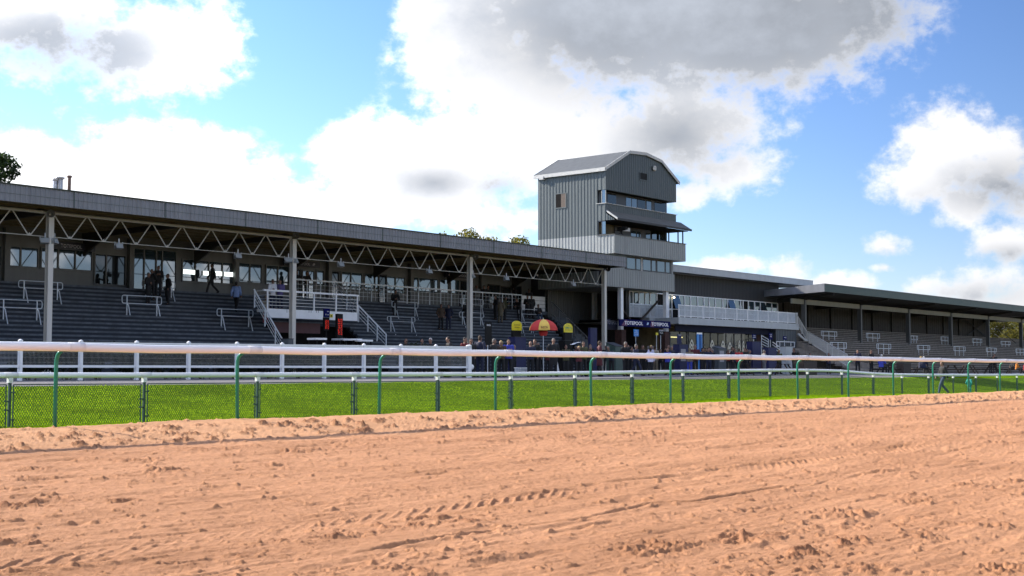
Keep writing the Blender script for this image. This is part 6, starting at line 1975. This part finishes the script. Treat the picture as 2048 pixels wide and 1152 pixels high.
# ------------------------------------------------------------------ bookmakers' stands, boards, tables
def apr(px, py, Y):
    p = at(px, py, Y)
    return p, ground(p.x, Y)
def arch_board(px0, px1, pyt, pyb, Y, label, lines):
    a, b = at(px0, pyb, Y), at(px1, pyt, Y)
    g = ground(a.x, Y)
    w = b.x - a.x; zb, zt = a.z - g, b.z - g
    t = thing('bookmaker_board', label, 'notice board', ((a.x + b.x) / 2, Y, g), 0, 'yellow arched bookmaker boards')
    h = zt - zb; hs = h * 0.55
    poly = [(-w / 2, zb), (w / 2, zb), (w / 2, zb + hs)] + [(w / 2 * math.cos(g_), zb + hs + (h - hs) * math.sin(g_)) for g_ in np.linspace(0.25, math.pi - 0.25, 9)] + [(-w / 2, zb + hs)]
    part('panel', MB().prism(poly, 1, -0.03, 0.03), K['ysign'], t)
    part('stand', MB().box(-w * 0.42, -0.02, 0, w * 0.42, 0.12, zb - 0.01), K['black'], t)
    for (tx, f, m, ww, hh) in lines:
        lettering(tx, w * ww, m, t, (0, -0.036, zb + h * f), 0.01, h * hh)
    return t
inkb = M('black_ink', (0.02, 0.02, 0.02), 0.6, var=0)
inkg = M('green_ink', (0.02, 0.28, 0.20), 0.6, var=0)
arch_board(1024, 1043, 642, 660.5, 47.0, 'yellow arched board with two lines of black writing left of the parasol', [('FLOWER', 0.56, inkb, 0.6, 0.13), ('FRIEND', 0.30, inkb, 0.52, 0.13)])
arch_board(1128, 1144.5, 647, 664.5, 47.5, 'yellow arched board with a green line of writing right of the parasol', [('The', 0.78, inkb, 0.2, 0.08), ('SIMEON', 0.5, inkg, 0.8, 0.2), ('BOOKMAKER', 0.27, inkb, 0.78, 0.07)])

def parasol():
    Y = 46.0
    a = at(1055, 659, Y); b = at(1118, 659, Y); top = at(1086.5, 638.5, Y)
    g = ground(top.x, Y)
    cx = top.x
    r = 30.0 * top.dot(fwd) / FPX
    t = thing('parasol', 'large red and yellow parasol over the bookmakers in front of the terrace', 'parasol', (cx, Y, g))
    zt, zr = top.z - g, a.z - g
    n = 8
    for k in range(n):
        m = MB()
        g0 = 2 * math.pi * k / n + R(200) ; g1 = g0 + 2 * math.pi / n
        rows = []
        for i in range(7):
            f = i / 6
            rr = r * math.sin(f * math.pi / 2 * 0.96) / math.sin(math.pi / 2 * 0.96)
            z = zr + (zt - zr) * (math.cos(f * math.pi / 2 * 0.9) - math.cos(math.pi / 2 * 0.9)) / (1 - math.cos(math.pi / 2 * 0.9))
            row = []
            for j in range(5):
                u = j / 4
                gg = g0 + (g1 - g0) * u
                sag = 1 - 0.06 * math.sin(math.pi * u) * f
                row.append((rr * sag * math.cos(gg), rr * sag * math.sin(gg), z - 0.02 * math.sin(math.pi * u) * f))
            rows.append(row)
        vs = [p for row in rows for p in row]
        fs = [(i * 5 + j, i * 5 + j + 1, (i + 1) * 5 + j + 1, (i + 1) * 5 + j) for i in range(6) for j in range(4)]
        m.add(vs, fs)
        m.add([(p[0], p[1], p[2] - 0.012) for p in vs], [f[::-1] for f in fs])
        part('gore', m, K['red'] if k % 2 else K['ygold'], t, True)
    part('pole', MB().tube((0, 0, 0), (0, 0, zt + 0.08), 0.022), K['galv'], t)
    part('bag_float', MB().lathe([(0.20, zr - 0.32), (0.28, zr - 0.1), (0.18, zr - 0.02)], 12), K['red'], t)
    # writing on the rim of the yellow gore that faces the track
    gm = math.atan2(-Y, -cx)
    k = round((gm - R(200) - math.pi / n) / (2 * math.pi / n))
    if k % 2:
        k += 1
    gc = R(200) + (k + 0.5) * 2 * math.pi / n
    f = 0.86
    rr = r * math.sin(f * math.pi / 2 * 0.96) / math.sin(math.pi / 2 * 0.96) * 0.965
    z = zr + (zt - zr) * (math.cos(f * math.pi / 2 * 0.9) - math.cos(math.pi / 2 * 0.9)) / (1 - math.cos(math.pi / 2 * 0.9))
    o = lettering('BUSTIN', r * 0.42, M('dark_red_ink', (0.12, 0.02, 0.01), 0.6, var=0), t, (rr * 1.02 * math.cos(gc), rr * 1.02 * math.sin(gc), z), 0.01, 0.16, gc + math.pi / 2)
    o.rotation_euler = (-R(38), 0, gc + math.pi / 2)
parasol()

def led_board(px0, px1, pyt, pyb, Y, label, head):
    a, b = at(px0, pyb, Y), at(px1, pyt, Y)
    g = ground(a.x, Y); w = b.x - a.x; zt, zb = b.z - g, a.z - g
    t = thing('odds_display', label, 'display', ((a.x + b.x) / 2, Y, g), 0, 'lit odds displays under the balcony')
    part('case', MB().box(-w / 2, 0, zb, w / 2, 0.15, zt), K['black'], t)
    part('pole', MB().tube((0, 0.07, 0), (0, 0.07, zb), 0.04), K['black'], t)
    m = MB(); rnd = random.Random(int(px0))
    h = zt - zb
    def digit(cx, cz, s, d):
        seg = {'a': (0, 1, 1), 'b': (0.5, 0.5, 0), 'c': (0.5, -0.5, 0), 'd': (0, -1, 1), 'e': (-0.5, -0.5, 0), 'f': (-0.5, 0.5, 0), 'g': (0, 0, 1)}
        on = {0: 'abcdef', 1: 'bc', 2: 'abged', 3: 'abgcd', 4: 'fgbc', 5: 'afgcd', 6: 'afgedc', 7: 'abc', 8: 'abcdefg', 9: 'abcdfg'}[d]
        for q in on:
            x, z, hor = seg[q]
            x = cx + x * s; z = cz + z * s
            if hor: m.box(x - s * 0.42, -0.012, z - s * 0.12, x + s * 0.42, -0.002, z + s * 0.12)
            else: m.box(x - s * 0.12, -0.012, z - s * 0.42, x + s * 0.12, -0.002, z + s * 0.42)
    rows = 8
    s = h * 0.62 / rows * 0.36
    for i in range(rows):
        z = zb + h * (0.16 + 0.60 * i / (rows - 1))
        for cx, dd in ((-w * 0.28, rnd.randint(1, 9)), (-w * 0.04, rnd.randint(0, 9)), (w * 0.28, rnd.randint(1, 9))):
            digit(cx, z, s, dd)
    part('lit_digits', m, K['led'], t)
    if head:
        part('header', MB().box(-w * 0.56, -0.02, zt + 0.01, w * 0.5, 0.1, zt + 0.5), K['navy'], t)
        part('dots', MB().box(-w * 0.4, -0.026, zt + 0.12, -w * 0.2, -0.021, zt + 0.2).box(-w * 0.05, -0.026, zt + 0.3, w * 0.3, -0.021, zt + 0.36).box(0, -0.026, zt + 0.12, w * 0.3, -0.021, zt + 0.18), K['lettdim'], t)
    return t
led_board(649, 659, 635, 661, 54.0, 'lit red odds display with a dark blue header, left of two under the balcony', True)
led_board(674, 686, 628, 676, 53.5, 'taller lit red odds display with a plain black top, right of two under the balcony', False)
a = at(659.5, 629, 56.9); 
t = thing('warning_sign', 'small yellow square sign fixed on the white balcony front', 'sign', (at(662.5, 632, 56.95).x, 56.93, at(662.5, 635, 56.95).z))
part('plate', MB().box(-0.10, 0, 0, 0.11, 0.02, 0.2), K['ysign'], t)
part('symbol', MB().ell((0, -0.004, 0.09), (0.05, 0.003, 0.05)), K['black'], t)

def box_stand(name, label, cat, px0, px1, pyt, Y, mat, group=None, depth=0.5, panel=None, legs=False, slope=0.0):
    a, b = at(px0, pyt, Y), at(px1, pyt, Y)
    g = ground(a.x, Y); w = b.x - a.x; h = a.z - g
    t = thing(name, label, cat, ((a.x + b.x) / 2, Y, g), 0, group)
    z0 = 0.28 if legs else 0.0
    part('cabinet', MB().prism([(-0.0, z0), (depth, z0), (depth, h), (0.0, h - slope)], 0, -w / 2, w / 2), mat, t)
    part('top', MB().prism([(-0.02, h - slope + 0.003), (depth + 0.02, h + 0.003), (depth + 0.02, h + 0.03), (-0.02, h - slope + 0.03)], 0, -w / 2 - 0.02, w / 2 + 0.02), K['bclad'], t)
    if panel:
        part('front_panel', MB().box(-w * 0.36, -0.012, z0 + (h - z0) * 0.45, w * 0.2, -0.002, z0 + (h - z0) * 0.85), panel, t)
    if legs:
        for sx in (-1, 1):
            for y in (0.05, depth - 0.05):
                part('leg', MB().box(sx * (w / 2 - 0.05) - 0.025, y - 0.025, 0, sx * (w / 2 - 0.05) + 0.025, y + 0.025, z0), K['black'], t)
    return t
box_stand('bookmaker_joint', 'blue canvas bookmaker stand below the first yellow arched board', 'stand', 1030, 1052, 674, 46.2, K['blue'], 'bookmaker stands', panel=None)
box_stand('bookmaker_joint', 'dark navy bookmaker stand below the second yellow arched board', 'stand', 1130, 1146, 681, 47.2, K['black'], 'bookmaker stands', legs=True)
box_stand('bookmaker_joint', 'royal blue bookmaker stand at the foot of the stand stairs', 'stand', 1181, 1194, 656, 50.0, K['blue'], 'bookmaker stands', 0.2)
box_stand('kiosk_cabinet', 'dark green sloping cabinet left of the betting entrance', 'cabinet', 1231, 1247, 685, 45.5, K['bgreen'], None, 0.7, slope=0.25)
box_stand('bookmaker_joint', 'dark blue bookmaker stand with a pale panel in front of the first windows', 'stand', 1359, 1376, 689, 46.0, K['blue'], 'bookmaker stands', panel=K['lettdim'])
box_stand('bookmaker_joint', 'slate blue bookmaker stand left of the red coat', 'stand', 1437, 1452, 693, 45.6, K['bgrey'], 'bookmaker stands', panel=K['lettdim'], slope=0.15)
box_stand('bookmaker_joint', 'tall royal blue bookmaker stand at the right end of the glazing', 'stand', 1505, 1522, 683, 48.0, K['blue'], 'bookmaker stands')
box_stand('bookmaker_joint', 'lower royal blue bookmaker stand before the sloping handrails', 'stand', 1537, 1553, 695, 46.0, K['blue'], 'bookmaker stands')
box_stand('litter_bin', 'pale grey bin in front of the blue grey end block', 'bin', 1572, 1585, 693, 46.6, K['sgrey'], None)
box_stand('litter_bin', 'grey bin at the foot of the post before the balcony', 'bin', 577, 587, 678, 46.0, K['bgrey'], None)
box_stand('litter_bin', 'dark brown litter bin on the apron at the right, between two picnic tables', 'bin', 1807, 1822, 727, 39.0, K['timber'], None, 0.55)
box_stand('litter_bin', 'dark brown box bin right of the end block, half hidden by the rail', 'bin', 1608, 1634, 723, 41.0, K['timber'], None, 0.8)

def pole_sign(px0, px1, pyt, pyb, Y, label, mat, lines=(), col=None):
    a, b = at(px0, pyb, Y), at(px1, pyt, Y)
    g = ground(a.x, Y); w = b.x - a.x; zb, zt = a.z - g, b.z - g
    t = thing('pole_sign', label, 'sign', ((a.x + b.x) / 2, Y, g), 0, 'small signs on poles')
    part('board', MB().box(-w / 2, -0.02, zb, w / 2, 0.02, zt), mat, t)
    part('pole', MB().tube((0, 0.04, 0), (0, 0.04, zb + 0.1), 0.025), K['galv'], t)
    for (tx, f, ww, hh) in lines:
        lettering(tx, w * ww, col or K['letter'], t, (0, -0.026, zb + (zt - zb) * f), 0.01, (zt - zb) * hh)
pole_sign(1267.5, 1277, 659, 672.5, 54.8, 'sky blue notice with three white lines in the betting entrance', K['sblue'], [('The', 0.78, 0.4, 0.14), ('Racing', 0.5, 0.75, 0.17), ('Lounge', 0.24, 0.75, 0.15)])
pole_sign(1311.5, 1316, 665.5, 670, 54.5, 'small plain yellow square sign in the betting entrance', K['ysign'])
pole_sign(1317, 1327, 658, 670, 53.5, 'black notice with white capitals right of the small yellow sign', K['black'], [('START', 0.72, 0.85, 0.26), ('PRICES', 0.34, 0.6, 0.14)])
pole_sign(1354.5, 1362.5, 669, 690, 49.0, 'navy upright sign with pale top strip before the first windows', K['blue'], [('TOTE', 0.93, 0.8, 0.08)])
pole_sign(1504.5, 1511.5, 668.5, 677.5, 50.0, 'dark blue sign with two pale lines on a pole above the tall blue stand', K['navy'], [('TOTE', 0.68, 0.7, 0.22), ('BETS', 0.32, 0.7, 0.2)])
pole_sign(1538, 1544.5, 666, 679, 51.0, 'violet blue sign on a dark pole left of the white tube handrail', K['navy'], [('TOTE', 0.75, 0.7, 0.16), ('WIN', 0.45, 0.5, 0.16)])
pole_sign(1566.5, 1573, 672.5, 679.5, 50.5, 'violet blue sign on a dark pole in front of the white tube handrail', K['navy'], [('TOTE', 0.6, 0.7, 0.3)])
pole_sign(970, 983, 645, 690, 46.4, 'tall dark board with a pale heading beside the tall navy suit', K['black'], [('ODDS', 0.88, 0.6, 0.07)])
def banner():
    a, b = at(1394, 705, 48.0), at(1404, 666, 48.0)
    g = ground(a.x, 48.0)
    t = thing('banner', 'tall bright blue upright banner with white top before the glazing', 'banner', ((a.x + b.x) / 2, 48.0, g))
    w = b.x - a.x; zt = b.z - g; zb = 0.15
    part('cloth', MB().box(-w / 2, -0.015, zb, w / 2, 0.015, zt - 0.1), K['sblue'], t)
    part('heading', MB().box(-w / 2, -0.018, zt - 0.098, w / 2, 0.018, zt + 0.02), K['white'], t)
    part('stripe', MB().box(-w * 0.05, -0.02, zb, w * 0.12, -0.016, zt - 0.12).box(w * 0.22, -0.02, zb, w * 0.3, -0.016, zt - 0.12), K['navy'], t)
    part('foot', MB().box(-w * 0.6, -0.2, 0, w * 0.6, 0.2, 0.05).tube((0, 0.03, 0.05), (0, 0.03, zt), 0.02), K['black'], t)
banner()
def lamp_glow(px, py, label):
    c = at(px, py, 58.0)
    t = thing('ceiling_lamp', label, 'lamp', c, 0, 'lit lamps inside the glazed bar')
    part('shade', MB().lathe([(0.20, 0.06), (0.16, 0.14), (0.05, 0.18)], 14), K['cab'], t)
    part('glowing_bulb', MB().ell((0, 0, 0.03), (0.17, 0.17, 0.05)), K['lampw'], t)
    part('cord', MB().tube((0, 0, 0.17), (0, 0, 3.5 - c.z), 0.01), K['black'], t)
lamp_glow(1372.5, 660.5, 'left warm lamp in the glazed bar, close beside a second one')
lamp_glow(1384.5, 659.5, 'warm lamp in the glazed bar above the first cream arch')
lamp_glow(1445, 662, 'warm lamp alone in the middle of the glazed bar')
t = thing('ceiling_lamp', 'small warm lamp inside the open window beside the white column', 'lamp', at(1348, 595, 57.7), 0, 'lit lamps inside the glazed bar')
part('glowing_bulb', MB().ell((0, 0, 0), (0.07, 0.07, 0.07)), K['lampw'], t)
part('arm', MB().bar((0, 0, 0), (0, 0.25, 0.1), 0.02), K['black'], t)
# strip lights glimpsed behind the glass of the lit room on the landing
def strip(px0, px1, py, label):
    a, b = at(px0, py, WALL_Y - 0.03), at(px1, py + (px1 - px0) * 0.055, WALL_Y - 0.03)
    t = thing('strip_light', label, 'lamp', a, 0, 'strip lights in the lit room')
    part('tube_light', MB().box(0.02, 0, -0.13, b.x - a.x, 0.012, 0.13), K['lampc'], t)
    part('end_cap', MB().box(-0.03, 0, -0.13, 0.019, 0.012, 0.13), K['cream'], t)
strip(366, 390, 543, 'strip light in the lit room, left of the walking person')
strip(406, 417, 546, 'short strip light in the lit room, behind the walking person')
strip(420, 444, 546, 'strip light in the lit room, middle right pane')
strip(448, 466, 548, 'strip light in the lit room, last pane')
# tables
def picnic(label, px, Y, rz, scale=1.0):
    p = at(px, 740, Y)
    g = ground(p.x, Y)
    t = thing('picnic_table', label, 'picnic table', (p.x, Y, g), rz, 'picnic tables on the apron')
    m = MB()
    for k in range(5):
        m.box(-0.9, -0.36 + 0.147 * k, 0.72, 0.9, -0.36 + 0.147 * k + 0.135, 0.755)
    part('table_top', m, K['timber'], t)
    for s in (-1, 1):
        part('bench', MB().box(-0.9, s * 0.75 - 0.13, 0.43, 0.9, s * 0.75 - 0.005, 0.465).box(-0.9, s * 0.75 + 0.005, 0.43, 0.9, s * 0.75 + 0.13, 0.465), K['timber'], t)
    for x in (-0.62, 0.62):
        fr = MB().bar((x, -0.68, 0), (x, -0.22, 0.72), 0.05, 0.09).bar((x, 0.68, 0), (x, 0.22, 0.72), 0.05, 0.09).bar((x + 0.05, -0.85, 0.40), (x + 0.05, 0.85, 0.40), 0.04, 0.09)
        part('leg_frame', fr, K['timber'], t)
for (lab, px, Y, rz) in (('picnic table nearest the dark blue cabinet, below the red coat', 1487, 42.6, 0.5), ('picnic table in front of the lower blue stand', 1566, 42.4, 0.3), ('picnic table under the person in bright blue', 1774, 39.4, 0.7), ('picnic table used by the pair with the white hat', 1846, 40.3, 0.5),
                         ('picnic table just behind the person in jeans', 1903, 40.4, 0.4), ('picnic table right of the person in jeans, with the child in teal before it', 1937, 40.2, 0.55), ('picnic table under the dark pair', 1984, 41.5, 0.4), ('last picnic table at the right edge with people in orange and black', 2030, 39.4, 0.5)):
    picnic(lab, px, Y, rz)
def trestle(label, px, pyt, Y, w, mat):
    p = at(px, pyt, Y); g = ground(p.x, Y)
    h = p.z - g
    t = thing('table', label, 'table', (p.x, Y, g), 0, 'small tables in front of the bookmakers room')
    part('table_top', MB().box(-w / 2, -0.35, h - 0.09, w / 2, 0.35, h), mat, t)
    for sx in (-1, 1):
        for sy in (-1, 1):
            part('leg', MB().box(sx * (w / 2 - 0.08) - 0.025, sy * 0.28 - 0.025, 0, sx * (w / 2 - 0.08) + 0.025, sy * 0.28 + 0.025, h - 0.092), K['black'], t)
trestle('small white table under the left odds display', 634, 676, 47, 0.65, K['white'])
trestle('white table right of the tall odds display', 706, 677.5, 47, 0.6, K['white'])
trestle('white table farthest right before the bookmakers room', 728, 679.5, 46.5, 0.55, K['white'])
trestle('low white counter beside the red leaved plant', 680, 677, 48.5, 0.5, K['sgrey'])
def white_box():
    p, g = apr(1043, 738, 43.0)
    t = thing('crate', 'pale box with a label on the ground under the blue canvas stand', 'crate', (p.x, 43.0, g))
    part('tub', MB().box(-0.34, -0.2, 0, 0.34, 0.2, 0.42), K['sgrey'], t)
    part('lid', MB().box(-0.36, -0.22, 0.422, 0.36, 0.22, 0.47), K['white'], t)
    part('label_plate', MB().box(0.02, -0.212, 0.1, 0.3, -0.202, 0.36), K['lettdim'], t)
    p, g = apr(1112, 742, 42.4)
    t = thing('folded_parasol', 'white folded parasol leaning upright in front of the parasol', 'parasol', (p.x, 42.4, g))
    part('cloth', MB().path([(0.16, 0, 0.12), (0.05, 0, 0.55), (-0.04, 0, 1.15)], [0.12, 0.10, 0.05], 10), K['white'], t, True)
    part('handle', MB().path([(-0.04, 0, 1.15), (-0.06, 0, 1.28), (-0.02, 0, 1.33), (0.03, 0, 1.30)], 0.02, 8), K['white'], t, True)
    p, g = apr(1151, 668, 46.5)
    t = thing('open_paper', 'white open paper held flat over the stand right of the second yellow board', 'paper', (at(1152, 687, 46.0).x, 46.0, at(1152, 687, 46.0).z))
    part('left_page', MB().prism([(-0.42, -0.08), (-0.02, 0.03), (-0.02, 0.035), (-0.42, -0.075)], 1, -0.12, 0.14), K['white'], t)
    part('right_page', MB().prism([(0.0, 0.035), (0.42, 0.09), (0.42, 0.095), (0.0, 0.04)], 1, -0.12, 0.14), K['white'], t)
white_box()
